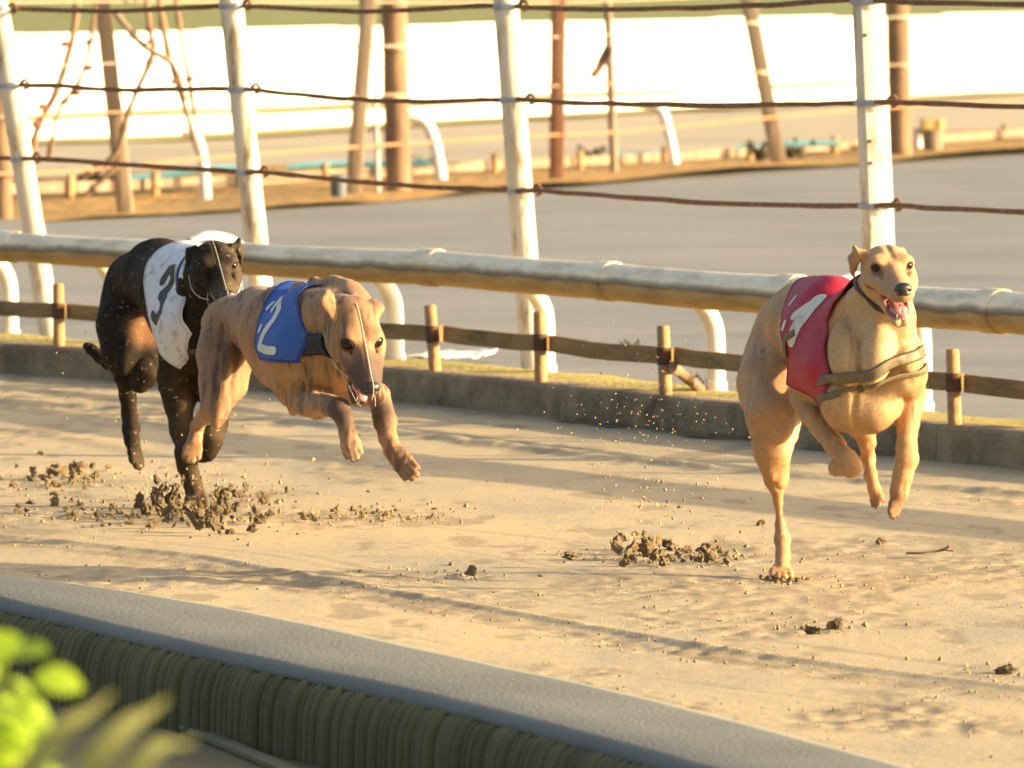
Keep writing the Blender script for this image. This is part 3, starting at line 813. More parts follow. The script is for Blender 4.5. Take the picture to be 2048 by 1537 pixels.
# white bent hoops behind the old fence
def bghoop(pts, w, label):
    Y = YB(pts[-1][0]) + 1.2
    pp = [P(x, y, Y) for x, y in pts]
    pp = smooth_path(pp, 6)
    o = MB().tube(pp, w / (FPX / Y) / 2, 12).build('bent_white_post', M_WPIPE); tag(o, label, 'post', 'bent white posts beyond the grey path')
bghoop(((365, 262), (392, 275), (405, 320), (412, 398)), 22, 'bent white post left of centre behind the old fence, beside the leaning grey post')
bghoop(((812, 232), (850, 245), (870, 290), (884, 366)), 24, 'bent white post just right of the thick brown post')
bghoop(((1275, 205), (1320, 218), (1338, 270), (1352, 345)), 20, 'bent white post right of the thin post with the rag')
bghoop(((1835, 255), (1836, 275), (1836, 310)), 24, 'short white stump beside the thick brown post at the right')
# turquoise hose on small brown stakes
M_TEAL = noise_mat('turquoise_plastic', (0.20, 0.50, 0.52), (0.26, 0.62, 0.66), 3, 0.5)
for pts, lab in ((((225, 358), (330, 352), (400, 340), (490, 336)), 'turquoise hose lying on the ochre bank at the left'), (((575, 335), (640, 330), (695, 328), (745, 330), (860, 325)), 'turquoise hose behind the thick brown post'), (((1235, 312), (1330, 307)), 'short turquoise hose by the thin post with the rag'), (((1470, 296), (1560, 290), (1680, 287)), 'turquoise hose behind the leaning post at the right')):
    Y = YB(pts[0][0]) + 3.2
    o = MB().tube(smooth_path([P(x, y, Y) for x, y in pts], 5), 0.020, 8).build('hose', M_TEAL); tag(o, lab, 'hose')
# low plank rail of the ochre bank
fr = empty('far_plank_rail', G(1024, 350, Z1), 'low weathered plank rail on short stakes running through the ochre bank', 'rail')
pts = [P(x, y, YB(x) + 2.2) for x, y in ((-300, 385), (150, 374), (480, 362), (900, 335), (1300, 316), (1700, 290), (2200, 255))]
for a, b_ in zip(pts[:-1], pts[1:]):
    d = unit(b_ - a); MB().box((a + b_) / 2, (b_ - a) * 0.497, np.cross(d, [0, 0, 1]) * 0.015, (0, 0, 0.030)).build('plank', M_OLD, fr)
for x in range(-200, 2200, 170):
    y = np.interp(x, (-300, 150, 480, 900, 1300, 1700, 2200), (385, 374, 362, 335, 316, 290, 255)); c = P(x, y, YB(x) + 2.15)
    MB().tube([c + np.array([0, 0, 0.07]), np.array([c[0], c[1], Z1 - 0.05])], 0.024, 8).build('stake', M_TIMB, fr)
# low white board and tall white hoarding
M_WHITE = noise_mat('white_board', (0.78, 0.77, 0.74), (0.82, 0.81, 0.79), 0.4, 0.6)
def wall(name, line, z0, z1, mat, label, cat, seg, th=0.05, gap=0.004):
    e = empty(name, G(1024, float(np.interp(1024, [l[0] for l in line], [l[1] for l in line])), Z1), label, cat)
    c = curve([G(x, y, Z1)[:2] for x, y in line], 12); s = arclen(c); q = 0.2
    while q < s[-1] - seg:
        a, _, _ = at(c, s, q + gap); b_, _, _ = at(c, s, q + seg - gap)
        m_ = (a + b_) / 2; d = (b_ - a) / 2; n = unit(np.array([-d[1], d[0]])) * th / 2
        zt = z1 + 0.012 * random.uniform(-1, 1)
        MB().box((m_[0], m_[1], (z0 + zt) / 2), (d[0], d[1], 0), (n[0], n[1], 0), (0, 0, (zt - z0) / 2)).build('panel', mat, e, bevel=0.006)
        q += seg
    return e
wall('white_kerb_board', ((-900, 335), (0, 292), (500, 274), (1024, 244), (1560, 214), (2048, 188), (2900, 152)), 0.0, Z1 + 0.17, M_WHITE, 'low white board edging the tan path far behind the old fence', 'board', 2.4)
wall('hoarding', ((-900, 250), (0, 226), (500, 209), (1024, 186), (1560, 167), (2048, 150), (2900, 128)), 0.0, 0.77, M_WHITE, 'long sunlit white hoarding along the far side in front of the green field', 'hoarding', 3.0)
# far greenery slope
V = []; F = []
c = curve([G(x, y, Z1)[:2] for x, y in ((-900, 250), (0, 226), (500, 209), (1024, 186), (1560, 167), (2048, 150), (2900, 128))], 8); s = arclen(c)
offs = (0.6, 8, 20, 45, 90)
for q in np.linspace(0.3, s[-1] - 0.3, 30):
    for o in offs: 
        p, _, _ = at(c, s, q, o); V.append((p[0], p[1], -0.15 + 0.012 * o + 0.3 * float(fbm(np.array([p[0] * 0.05]), np.array([p[1] * 0.05]), 3)[0])))
fg = mesh_obj('grass_field', V, [(i * 5 + k, (i + 1) * 5 + k, (i + 1) * 5 + k + 1, i * 5 + k + 1) for i in range(29) for k in range(4)], noise_mat('field_green', (0.17, 0.33, 0.025), (0.25, 0.38, 0.05), 0.4, 0.95, c3=(0.26, 0.28, 0.08), s3=0.2)); tag(fg, kind='structure')

# small things at the far side of the path
def tub(px, py, wpx, hpx, mat, label, cat, name):
    Y = YB(px) - 0.3 if px < 1830 else YB(px) + 0.5
    s_ = FPX / Y; c = P(px, py, Y); r = wpx / s_ / 2; h = hpx / s_
    m = MB().tube([c + np.array([0, 0, z]) for z in (0, h * 0.15, h * 0.9, h * 0.93, h)], [r * 0.86, r * 0.9, r, r * 1.08, r * 1.08], 16)
    o = m.build(name, mat); tag(o, label, cat); return o
Y = YB(1860) + 0.9; c = P(1864, 252, Y)
cb = MB().box(c, (0.075, 0.01, 0), (-0.01, 0.06, 0), (0, 0, 0.048)).build('crate', noise_mat('yellow_plastic', (0.55, 0.40, 0.12), (0.62, 0.46, 0.16), 6, 0.6), bevel=0.006); tag(cb, 'small yellow box on a peg beside the thick brown post at the right', 'box')
for dx in (-0.05, 0.05):
    MB().box(c + np.array([dx, -0.063, 0.0]), (0.006, 0, 0), (0, 0.004, 0), (0, 0, 0.05)).build('batten', M_OLD, cb)
MB().tube([c - np.array([0, 0, 0.04]), np.array([c[0], c[1], Z1])], 0.018, 8).build('peg', M_DRK, cb)
tub(1865, 300, 44, 40, M_OLD, 'grey brown tub on the ground below the small yellow box', 'tub', 'tub')
tub(677, 396, 34, 46, noise_mat('blue_grey_tub', (0.09, 0.11, 0.13), (0.14, 0.16, 0.18), 5, 0.7), 'dark blue grey tub at the foot of the grey post beside the thick brown post', 'tub', 'tub')
# pale straight pole next to the thick post
o = bgpost('pole', 745, 757, 366, 9, noise_mat('pale_grey_pole', (0.40, 0.42, 0.42), (0.5, 0.52, 0.52), 4, 0.6), None, zt=0.72, parent=of)
o['label'] = 'short pale grey pole'

# weeds and litter behind the kerb
def weed(px, py, n, size, label, mat, Y=None, z=None):
    c = G(px, py, Z1)
    root = empty('weed', c, label, 'plant', 'weeds growing behind the kerb and fence')
    st = MB(); lv = MB()
    for i in range(n):
        an = random.uniform(0, 6.28); L = size * random.uniform(0.5, 1.0)
        tip = c + np.array([math.cos(an) * L * 0.8, math.sin(an) * L * 0.5, L * random.uniform(0.4, 0.9)])
        mid_ = c + (tip - c) * 0.5 + np.array([0, 0, L * 0.15])
        st.tube([c, mid_, tip], [0.003, 0.0025, 0.0015], 5)
        for k in range(4):
            p = c + (tip - c) * random.uniform(0.3, 1.0) + np.array([0, 0, L * 0.1]); d = unit(RNG.normal(size=3)); e = unit(np.cross(d, RNG.normal(size=3))); w = size * 0.12; ll = size * 0.25
            lv.add([p, p + d * ll * 0.5 + e * w, p + d * ll, p + d * ll * 0.5 - e * w], [(0, 1, 2, 3)])
    a = st.build('stem', mat, root); b_ = lv.build('leaf', mat, root, smooth=False); b_['kind'] = 'stuff'; a['kind'] = 'stuff'
M_WEED = noise_mat('dark_weed', (0.045, 0.04, 0.025), (0.08, 0.075, 0.04), 20, 0.8)
for px, py, n, sz, lab in ((1262, 705, 8, 0.06, 'small dark weed behind the plank between the two right-hand stakes'), (1410, 770, 8, 0.07, 'weed at the foot of the bent support left of the red-jacketed dog'),
                           (1190, 330, 10, 0.20, 'dark shrub beside the thin post with the rag'), (1520, 325, 14, 0.2, 'dark weed at the foot of the leaning post at the right'), (1585, 325, 12, 0.2, 'small dark weed right of the leaning post at the right'), (205, 395, 14, 0.22, 'dark weed under the tangled rusty frame'), (855, 345, 10, 0.16, 'weed right of the thick brown post')):
    weed(px, py, n, sz, lab, M_WEED)
# white crumpled sheet lying behind the kerb
c = G(905, 728, Z1)
V = []; nx_, ny_ = 22, 12
for i in range(nx_):
    for j in range(ny_):
        u = i / (nx_ - 1) - 0.5; v = j / (ny_ - 1) - 0.5
        V.append((c[0] + u * 0.24 + v * 0.08, c[1] + v * 0.45, Z1 + 0.035 + 0.018 * float(fbm(np.array([u * 5.0]), np.array([v * 6.0]), 3)[0])))
o = mesh_obj('white_sheet', V, [(i * ny_ + k, (i + 1) * ny_ + k, (i + 1) * ny_ + k + 1, i * ny_ + k + 1) for i in range(nx_ - 1) for k in range(ny_ - 1)], noise_mat('sheet_white', (0.74, 0.72, 0.68), (0.8, 0.78, 0.74), 5, 0.3))
so = o.modifiers.new('t', 'SOLIDIFY'); so.thickness = 0.004; tag(o, 'crumpled white sheet lying behind the kerb right of the blue-jacketed dog', 'sheet')
a = P(1345, 735, K(s_at_px(KC, KS, 1345), 0.3)[1]); b_ = G(1412, 792, Z1)
o = MB().tube(smooth_path([a, (a + b_) / 2 + np.array([0, 0, 0.006]), b_], 5), [0.017] * 11, 9, jitter=0.12).build('branch', M_DRK); tag(o, 'short dark branch leaning behind the kerb by the bent support', 'branch')

# ------------------------------------------------------------------ sand clods
def rock_mesh(seed, sub=3):
    import bmesh
    bm = bmesh.new(); bmesh.ops.create_icosphere(bm, subdivisions=sub, radius=1.0)
    p = np.array([v.co[:] for v in bm.verts])
    r = 1 + 0.9 * vnoise3(p + 5 + seed * 3.1, 1.5) + 0.9 * vnoise3(p + 9 + seed, 3.3) + 0.6 * vnoise3(p + 3 + seed, 7.0)
    for v, q in zip(bm.verts, p * r[:, None] * np.array([1, 0.85, 0.55])): v.co = q
    me = bpy.data.meshes.new('clod'); bm.to_mesh(me); bm.free(); me.materials.append(M_CLOD); return me
M_CLOD = noise_mat('damp_sand_clod', (0.28, 0.20, 0.105), (0.44, 0.32, 0.175), 25, 0.95, 1.0, 90, bdist=0.006)
rocks = [rock_mesh(i) for i in range(6)]
M_CLOD_DARK = noise_mat('dark_shaded_clod', (0.18, 0.135, 0.065), (0.33, 0.25, 0.13), 25, 0.9, 1.0, 90, bdist=0.006)  # darker clod tone, shade around the black dog's paw put into the colour
M_CLOD_, M_CLOD = M_CLOD, M_CLOD_DARK
dark_rocks = [rock_mesh(i + 10) for i in range(6)]
M_CLOD = M_CLOD_
def clod(p, r, label, group, squash=1.0):
    o = bpy.data.objects.new('sand_clod', random.choice(dark_rocks if group and 'black dog' in group or label.startswith(('low dark', 'dark clod', 'lone dark')) else rocks)); S.collection.objects.link(o)
    o.location = [float(v) for v in p]; o.rotation_euler = [random.uniform(0, 6.28) for _ in range(3)]
    o.scale = [r * random.uniform(0.75, 1.25), r * random.uniform(0.75, 1.25), r * random.uniform(0.7, 1.1) * squash]
    tag(o, label, 'clod', group)
def cluster(cx, cy, wx, wy, n, r0, r1, label, group, fly=0.0):
    for _ in range(n):
        x = cx + random.gauss(0, wx * 0.5); y = cy + random.gauss(0, wy * 0.5)
        p = G(x, y, 0.0); r = random.uniform(r0, r1) * (0.6 + 0.4 * random.random())
        h = float(sand_height(np.array([p[0]]), np.array([p[1]]))[0][0])
        p[2] = h + r * 0.2 + (random.random() ** 2) * fly
        clod(p, r, label, group)
cluster(1290, 1118, 90, 22, 26, 0.008, 0.022, 'golden sand clod in the heap kicked up midway between the middle and the leading dog', 'sand clods kicked up behind the leading dog', 0.03)
for x, y, r in ((1231, 1087, 0.016), (1303, 1085, 0.017), (1247, 1075, 0.013), (1270, 1068, 0.011), (1290, 1070, 0.010), (1140, 1112, 0.019), (1262, 1098, 0.020), (1310, 1110, 0.017)):
    p = G(x, y + 24, 0); clod(P(x, y, p[1]), r, 'golden sand clod in the heap kicked up midway between the middle and the leading dog', 'sand clods kicked up behind the leading dog')
cluster(1415, 1118, 70, 16, 20, 0.008, 0.019, 'sand clod in the smaller heap just left of the leading dog\'s planted hind foot', 'sand clods left of the planted hind foot', 0.02)
cluster(400, 1035, 170, 44, 80, 0.005, 0.020, 'dark damp sand clod thrown up around the black dog\'s planted forepaw', 'sand clods around the black dog\'s forepaw', 0.05)  # dark tone is shade put into the clod colour
for x, y, r in ((325, 975, 0.024), (345, 990, 0.030), (322, 1015, 0.034), (352, 1012, 0.032), (437, 985, 0.024), (447, 1000, 0.026), (300, 1020, 0.018), (375, 1010, 0.022), (365, 960, 0.014), (460, 975, 0.014), (492, 972, 0.014), (313, 958, 0.016), (340, 1035, 0.026), (425, 1025, 0.024), (470, 1015, 0.020), (395, 1040, 0.03), (430, 1048, 0.026), (322, 1000, 0.026), (338, 1025, 0.028), (450, 990, 0.022)):
    p = G(x, max(y + 25, 1030), 0); clod(P(x, y, p[1]), r * 0.72, 'dark damp sand clod thrown up around the black dog\'s planted forepaw', 'sand clods around the black dog\'s forepaw')  # dark tone is shade put into the clod colour
cluster(720, 1030, 200, 14, 26, 0.006, 0.016, 'small sand clod in the row below the leaping dog\'s forepaws', 'sand clods below the leaping dog')
cluster(95, 960, 130, 26, 34, 0.008, 0.022, 'sand clod in the scatter at the left edge behind the black dog', 'sand clods at the left edge', 0.03)
cluster(170, 1030, 170, 30, 34, 0.006, 0.018, 'sand clod in the lower scatter left of the black dog\'s paw', 'sand clods left of the black dog\'s paw', 0.02)
cluster(1572, 1166, 46, 5, 14, 0.005, 0.011, 'small sand clod pressed up around the leading dog\'s planted hind foot', 'sand clods at the leading dog\'s foot')
for x, y, r, lab in ((1627, 1268, 0.015, 'low dark clod lying below the leading dog, left one of two'), (1672, 1262, 0.018, 'low dark clod lying below the leading dog, right one of two'), (2010, 1352, 0.018, 'dark clod near the right edge of the sand'), (942, 1152, 0.014, 'lone dark clod on smooth sand below the middle of the picture'), (1522, 1052, 0.013, 'lone golden clod left of the leading dog\'s shank'), (1762, 1092, 0.014, 'flat clod right of the leading dog\'s foot'), (165, 936, 0.016, 'flat golden clod between the trailing hind paw and the left edge')):
    p = G(x, y, 0); p[2] = r * 0.5 + float(sand_height(np.array([p[0]]), np.array([p[1]]))[0][0]); clod(p, r, lab, None)
# airborne grains and crumbs, too many to count
def grains(name, pts, rs, mat, kind='stuff'):
    V = []; F = []
    for p, r in zip(pts, rs):
        b0 = len(V); d = RNG.normal(size=(6, 3)) * 0.25
        for k, u in enumerate(((1, 0, 0), (-1, 0, 0), (0, 1, 0), (0, -1, 0), (0, 0, 1), (0, 0, -1))): V.append(p + r * (np.array(u) + d[k]))
        for f in ((0, 2, 4), (2, 1, 4), (1, 3, 4), (3, 0, 4), (2, 0, 5), (1, 2, 5), (3, 1, 5), (0, 3, 5)): F.append(tuple(b0 + i for i in f))
    o = mesh_obj(name, V, F, mat, smooth=False); tag(o, kind=kind); return o
pts = []; rs = []
for _ in range(6000):
    x = random.uniform(-60, 2100); y = 800 + 740 * random.random() ** 0.8
    p = G(x, y, 0)
    if side(np.array([p[:2]]), EC[::6])[0] < 0.3 or side(np.array([p[:2]]), KC[::6])[0] > -0.1: continue
    dens = 0.03 + 1.1 * max(0, float(fbm(np.array([p[0] * 1.7 + 40]), np.array([p[1] * 1.1 + 9]), 4)[0])) + 1.5 * math.exp(-(float(side(np.array([p[:2]]), RUT)[0]) / 0.11) ** 2)
    if random.random() > dens: continue
    r = 0.0013 + 0.0042 * random.random() ** 4
    h = float(sand_height(np.array([p[0]]), np.array([p[1]]))[0][0]); p[2] = h + r * 0.4; pts.append(p); rs.append(r)
for c, rr in HITS:
    for _ in range(int(420 * rr)):
        x = c[0] + random.gauss(0, rr * 0.7); y = c[1] + random.gauss(0, rr * 1.3)
        h = float(sand_height(np.array([x]), np.array([y]))[0][0]); r = 0.002 + 0.0055 * random.random() ** 2; pts.append(np.array([x, y, h + r * 0.4])); rs.append(r)
tag(grains('sand_crumbs', pts, rs, noise_mat('damp_crumb', (0.20, 0.145, 0.075), (0.34, 0.25, 0.135), 25, 0.95)), 'crumbs of sand scattered over the track', 'sand')
pts = []; rs = []
for _ in range(240):
    x = random.gauss(1290, 110); y = random.gauss(840, 75); Y = random.uniform(20.2, 21.8); pts.append(P(x, y, Y)); rs.append(random.uniform(0.0010, 0.0028))
for _ in range(70):
    x = random.gauss(1290, 70); y = random.gauss(1000, 40); pts.append(P(x, y, 20.6)); rs.append(random.uniform(0.002, 0.006))
for _ in range(130):
    x = random.gauss(400, 90); y = random.gauss(985, 40); pts.append(P(x, y, random.uniform(22.2, 22.8))); rs.append(random.uniform(0.002, 0.007))
for _ in range(90):
    x = random.uniform(60, 560); y = random.uniform(660, 980); pts.append(P(x, y, random.uniform(22.0, 23.4))); rs.append(random.uniform(0.0012, 0.003))
tag(grains('flying_sand', pts, rs, M_CLOD), 'grains of sand flying behind the dogs', 'sand')
# twig on the sand
p0, p1, p2, p3 = G(1812, 1107, 0.012), G(1850, 1106, 0.014), G(1885, 1100, 0.02), G(1900, 1092, 0.035)
o = MB().tube(smooth_path([p0, p1, p2, p3], 4), [0.003] * 8 + [0.004] * 5, 7, jitter=0.2).build('twig', M_DRK); tag(o, 'thin dark twig lying on the sand right of the leading dog\'s foot', 'twig')
MB().tube([G(1885, 1100, 0.02), G(1908, 1103, 0.02)], 0.002, 6).build('side_shoot', M_DRK, o)

# ------------------------------------------------------------------ plants close to the camera
def leaf_mat(name, c1, c2):
    m, nt, b = new_mat(name)
    N = nt.nodes; L = nt.links
    tc = N.new('ShaderNodeTexCoord'); n = N.new('ShaderNodeTexNoise'); n.inputs['Scale'].default_value = 20; L.new(tc.outputs['Object'], n.inputs[0])
    mx = N.new('ShaderNodeMix'); mx.data_type = 'RGBA'; mx.inputs[6].default_value = (*c1, 1); mx.inputs[7].default_value = (*c2, 1); L.new(n.outputs['Fac'], mx.inputs[0])
    L.new(mx.outputs[2], b.inputs['Base Color']); b.inputs['Roughness'].default_value = 0.45
    tr_ = N.new('ShaderNodeBsdfTranslucent'); L.new(mx.outputs[2], tr_.inputs[0])
    ms_ = N.new('ShaderNodeMixShader'); ms_.inputs[0].default_value = 0.45; L.new(b.outputs[0], ms_.inputs[1]); L.new(tr_.outputs[0], ms_.inputs[2])
    L.new(ms_.outputs[0], nt.nodes['Material Output'].inputs[0]); return m
M_LEAF = leaf_mat('lime_leaf', (0.26, 0.40, 0.02), (0.42, 0.55, 0.04)); M_LEAF2 = leaf_mat('olive_blade', (0.24, 0.26, 0.09), (0.34, 0.34, 0.15))
def leaf(c, d, u, L, w):
    d = unit(d); u = unit(u - d * np.dot(u, d)); s_ = np.cross(d, u)
    V = []; F = []
    for i in range(7):
        t = i / 6; ww = w * math.sin(math.pi * min(1, t * 0.96 + 0.04)) ** 0.7
        m = c + d * L * t - u * 0.25 * L * t * t
        V += [m - s_ * ww + u * 0.15 * ww, m, m + s_ * ww + u * 0.15 * ww]
    for i in range(6):
        F += [(3 * i, 3 * i + 1, 3 * i + 4, 3 * i + 3), (3 * i + 1, 3 * i + 2, 3 * i + 5, 3 * i + 4)]
    return V, F
base = P(-40, 1500, 7.4); base[2] = -0.22
sh = empty('leafy_shrub', base, 'bright lime green leafy shrub blurred in the bottom left corner', 'shrub')
stems = []
for tx, ty in ((25, 1275), (85, 1330), (60, 1420), (-30, 1300), (105, 1400), (0, 1400), (30, 1470), (80, 1480)):
    tip = P(tx - 15, ty + 40, 7.4 + random.uniform(-0.15, 0.15)); b0 = base + np.array([random.uniform(-0.05, 0.05), random.uniform(-0.05, 0.05), 0])
    mid_ = (tip + b0) / 2 + np.array([-0.04, 0, 0.1]); q = smooth_path([b0, mid_, tip], 8)
    MB().tube(q, np.linspace(0.004, 0.0015, len(q)), 6).build('stem', M_LEAF, sh)
    stems.append(q)
    for k in range(13):
        c = q[random.randint(10, len(q) - 1)] + RNG.normal(size=3) * 0.006
        an = random.uniform(0, 6.28); d = np.array([math.cos(an) * 0.8 + 0.15, math.sin(an) * 0.6, random.uniform(-0.1, 0.9)])
        V, F = leaf(c, d, np.array([0.3, -0.5, 0.8]), random.uniform(0.035, 0.062), random.uniform(0.014, 0.023))
        mesh_obj('leaf', V, F, M_LEAF, sh)
bl = empty('bladed_plant', np.array([P(100, 1600, 6.4)[0], 6.4, -0.22]), 'long olive blades of a strappy plant blurred beside the lime green shrub', 'plant')
for (ax, ay), (tx, ty), w in (((20, 1600), (225, 1385), 0.012), ((150, 1590), (335, 1395), 0.013), ((230, 1600), (390, 1480), 0.010)):
    a = P(ax, ay, 6.4); t_ = P(tx, ty, 6.3); r0 = np.array([a[0] - 0.42, 6.4, -0.22]); m0 = np.array([a[0] - 0.22, 6.4, a[2] * 0.55])
    q = smooth_path([r0, m0, a, t_], 8); V = []; n = len(q)
    for i, p in enumerate(q):
        ww = w * min(1, (n - i) / (n * 0.35)) ; V += [p + np.array([-ww * 0.8, 0, ww * 0.6]), p + np.array([0, 0.002, 0]), p + np.array([ww * 0.8, 0, -ww * 0.6])]
    mesh_obj('blade', V, [(3 * i + k, 3 * i + k + 1, 3 * i + k + 4, 3 * i + k + 3) for i in range(n - 1) for k in (0, 1)], M_LEAF2, bl)
# ================================================================== greyhounds
VOX = 0.0042
def coat_mat(name, rough=0.62, bumpy=True, sheen=0.12, spec=0.3, specks=None, speck_amt=0.0, brindle=None, var=0.16, wet=None):
    m, nt, b = new_mat(name)
    N = nt.nodes; L = nt.links
    at = N.new('ShaderNodeAttribute'); at.attribute_name = 'coat'
    tc = N.new('ShaderNodeTexCoord')
    n1 = N.new('ShaderNodeTexNoise'); n1.inputs['Scale'].default_value = 11; n1.inputs['Detail'].default_value = 6; n1.inputs['Roughness'].default_value = 0.7
    L.new(tc.outputs['Object'], n1.inputs[0])
    mr = N.new('ShaderNodeMapRange'); mr.inputs[1].default_value = 0.3; mr.inputs[2].default_value = 0.7; mr.inputs[3].default_value = 1 - var; mr.inputs[4].default_value = 1 + var
    L.new(n1.outputs['Fac'], mr.inputs[0])
    mu = N.new('ShaderNodeMix'); mu.data_type = 'RGBA'; mu.blend_type = 'MULTIPLY'; mu.inputs[0].default_value = 1
    L.new(at.outputs['Color'], mu.inputs[6]); L.new(mr.outputs[0], mu.inputs[7])
    out = mu.outputs[2]
    # fine hair: streaks along the vertical
    mp = N.new('ShaderNodeMapping'); mp.inputs['Scale'].default_value = (1, 1, 0.22)
    L.new(tc.outputs['Object'], mp.inputs[0])
    nh = N.new('ShaderNodeTexNoise'); nh.inputs['Scale'].default_value = 420; nh.inputs['Detail'].default_value = 2
    L.new(mp.outputs[0], nh.inputs[0])
    mh = N.new('ShaderNodeMapRange'); mh.inputs[1].default_value = 0.3; mh.inputs[2].default_value = 0.7; mh.inputs[3].default_value = 0.82; mh.inputs[4].default_value = 1.15
    L.new(nh.outputs['Fac'], mh.inputs[0])
    m2 = N.new('ShaderNodeMix'); m2.data_type = 'RGBA'; m2.blend_type = 'MULTIPLY'; m2.inputs[0].default_value = 1
    L.new(out, m2.inputs[6]); L.new(mh.outputs[0], m2.inputs[7]); out = m2.outputs[2]
    if brindle is not None:
        mb = N.new('ShaderNodeMapping'); mb.inputs['Scale'].default_value = (3.2, 1.2, 0.55); mb.inputs['Rotation'].default_value = (0.2, 0.3, 0.1)
        L.new(tc.outputs['Object'], mb.inputs[0])
        nb = N.new('ShaderNodeTexNoise'); nb.inputs['Scale'].default_value = 13; nb.inputs['Detail'].default_value = 4; nb.inputs['Distortion'].default_value = 0.6
        L.new(mb.outputs[0], nb.inputs[0])
        rb = N.new('ShaderNodeMapRange'); rb.inputs[1].default_value = 0.50; rb.inputs[2].default_value = 0.64; rb.inputs[4].default_value = 0.75
        L.new(nb.outputs['Fac'], rb.inputs[0])
        mx = N.new('ShaderNodeMix'); mx.data_type = 'RGBA'; L.new(rb.outputs[0], mx.inputs[0]); L.new(out, mx.inputs[6]); mx.inputs[7].default_value = (*brindle, 1)
        out = mx.outputs[2]
    if specks is not None:
        sc = N.new('ShaderNodeTexNoise'); sc.inputs['Scale'].default_value = 70; sc.inputs['Detail'].default_value = 3
        L.new(tc.outputs['Object'], sc.inputs[0])
        rs = N.new('ShaderNodeMapRange'); rs.inputs[1].default_value = 0.70 - speck_amt; rs.inputs[2].default_value = 0.73 - speck_amt
        L.new(sc.outputs['Fac'], rs.inputs[0])
        mx = N.new('ShaderNodeMix'); mx.data_type = 'RGBA'; L.new(rs.outputs[0], mx.inputs[0]); L.new(out, mx.inputs[6]); mx.inputs[7].default_value = (*specks, 1)
        out = mx.outputs[2]
    L.new(out, b.inputs['Base Color'])
    b.inputs['Roughness'].default_value = rough
    b.inputs['Specular IOR Level'].default_value = spec
    b.inputs['Sheen Weight'].default_value = sheen; b.inputs['Sheen Roughness'].default_value = 0.4
    ad = N.new('ShaderNodeMath'); ad.operation = 'ADD'; L.new(nh.outputs['Fac'], ad.inputs[0])
    sc2 = N.new('ShaderNodeMath'); sc2.operation = 'MULTIPLY'; sc2.inputs[1].default_value = 1.3
    n5 = N.new('ShaderNodeTexNoise'); n5.inputs['Scale'].default_value = 45; n5.inputs['Detail'].default_value = 3; L.new(tc.outputs['Object'], n5.inputs[0])
    L.new(n5.outputs['Fac'], sc2.inputs[0]); L.new(sc2.outputs[0], ad.inputs[1])
    bp = N.new('ShaderNodeBump'); bp.inputs['Strength'].default_value = 0.5; bp.inputs['Distance'].default_value = 0.0018
    L.new(ad.outputs[0], bp.inputs['Height'])
    if bumpy: L.new(bp.outputs[0], b.inputs['Normal'])
    return m

def simple_mat(name, c, rough=0.5, spec=0.5, coatw=0.0, var=0.12, bump=0.0, bs=200):
    c1 = tuple(x * (1 - var) for x in c); c2 = tuple(x * (1 + var) for x in c)
    m = noise_mat(name, c1, c2, 60, rough, bump, bs, spec=spec, bdist=0.002)
    m.node_tree.nodes['Principled BSDF'].inputs['Coat Weight'].default_value = coatw
    return m
M_EYE = simple_mat('dark_eye', (0.010, 0.005, 0.003), 0.12, 0.35, 0.0)
M_EYELID = simple_mat('black_lid', (0.03, 0.018, 0.014), 0.5)
M_NOSE = simple_mat('black_nose', (0.015, 0.013, 0.013), 0.32, 0.6, 0.3, bump=0.6, bs=500)
M_TONGUE = simple_mat('pink_tongue', (0.50, 0.20, 0.19), 0.3, 0.6, 0.4)
M_GUM = simple_mat('mouth_lining', (0.10, 0.035, 0.03), 0.4)
M_TOOTH = simple_mat('tooth_white', (0.72, 0.66, 0.54), 0.35)
M_WIRE = simple_mat('pale_wire', (0.55, 0.55, 0.45), 0.3)
M_LEATHER = simple_mat('brown_leather', (0.05, 0.025, 0.015), 0.5)
M_CLAW = simple_mat('dark_claw', (0.03, 0.02, 0.015), 0.4)

class Frame:
    """head frame: x to the picture's right, y along the muzzle, z to the top of the skull"""
    def __init__(s, o, f, r, k=1.0):
        s.o = np.asarray(o, float); s.f = unit(f); r = np.asarray(r, float)
        s.r = unit(r - s.f * np.dot(r, s.f)); s.u = np.cross(s.f, s.r); s.k = k
        s.ax = [s.r, s.f, s.u]
    def __call__(s, x, y, z): return s.o + s.k * (x * s.r + y * s.f + z * s.u)
    def local(s, V):
        d = (V - s.o) / s.k
        return np.stack([d @ s.r, d @ s.f, d @ s.u], 1)

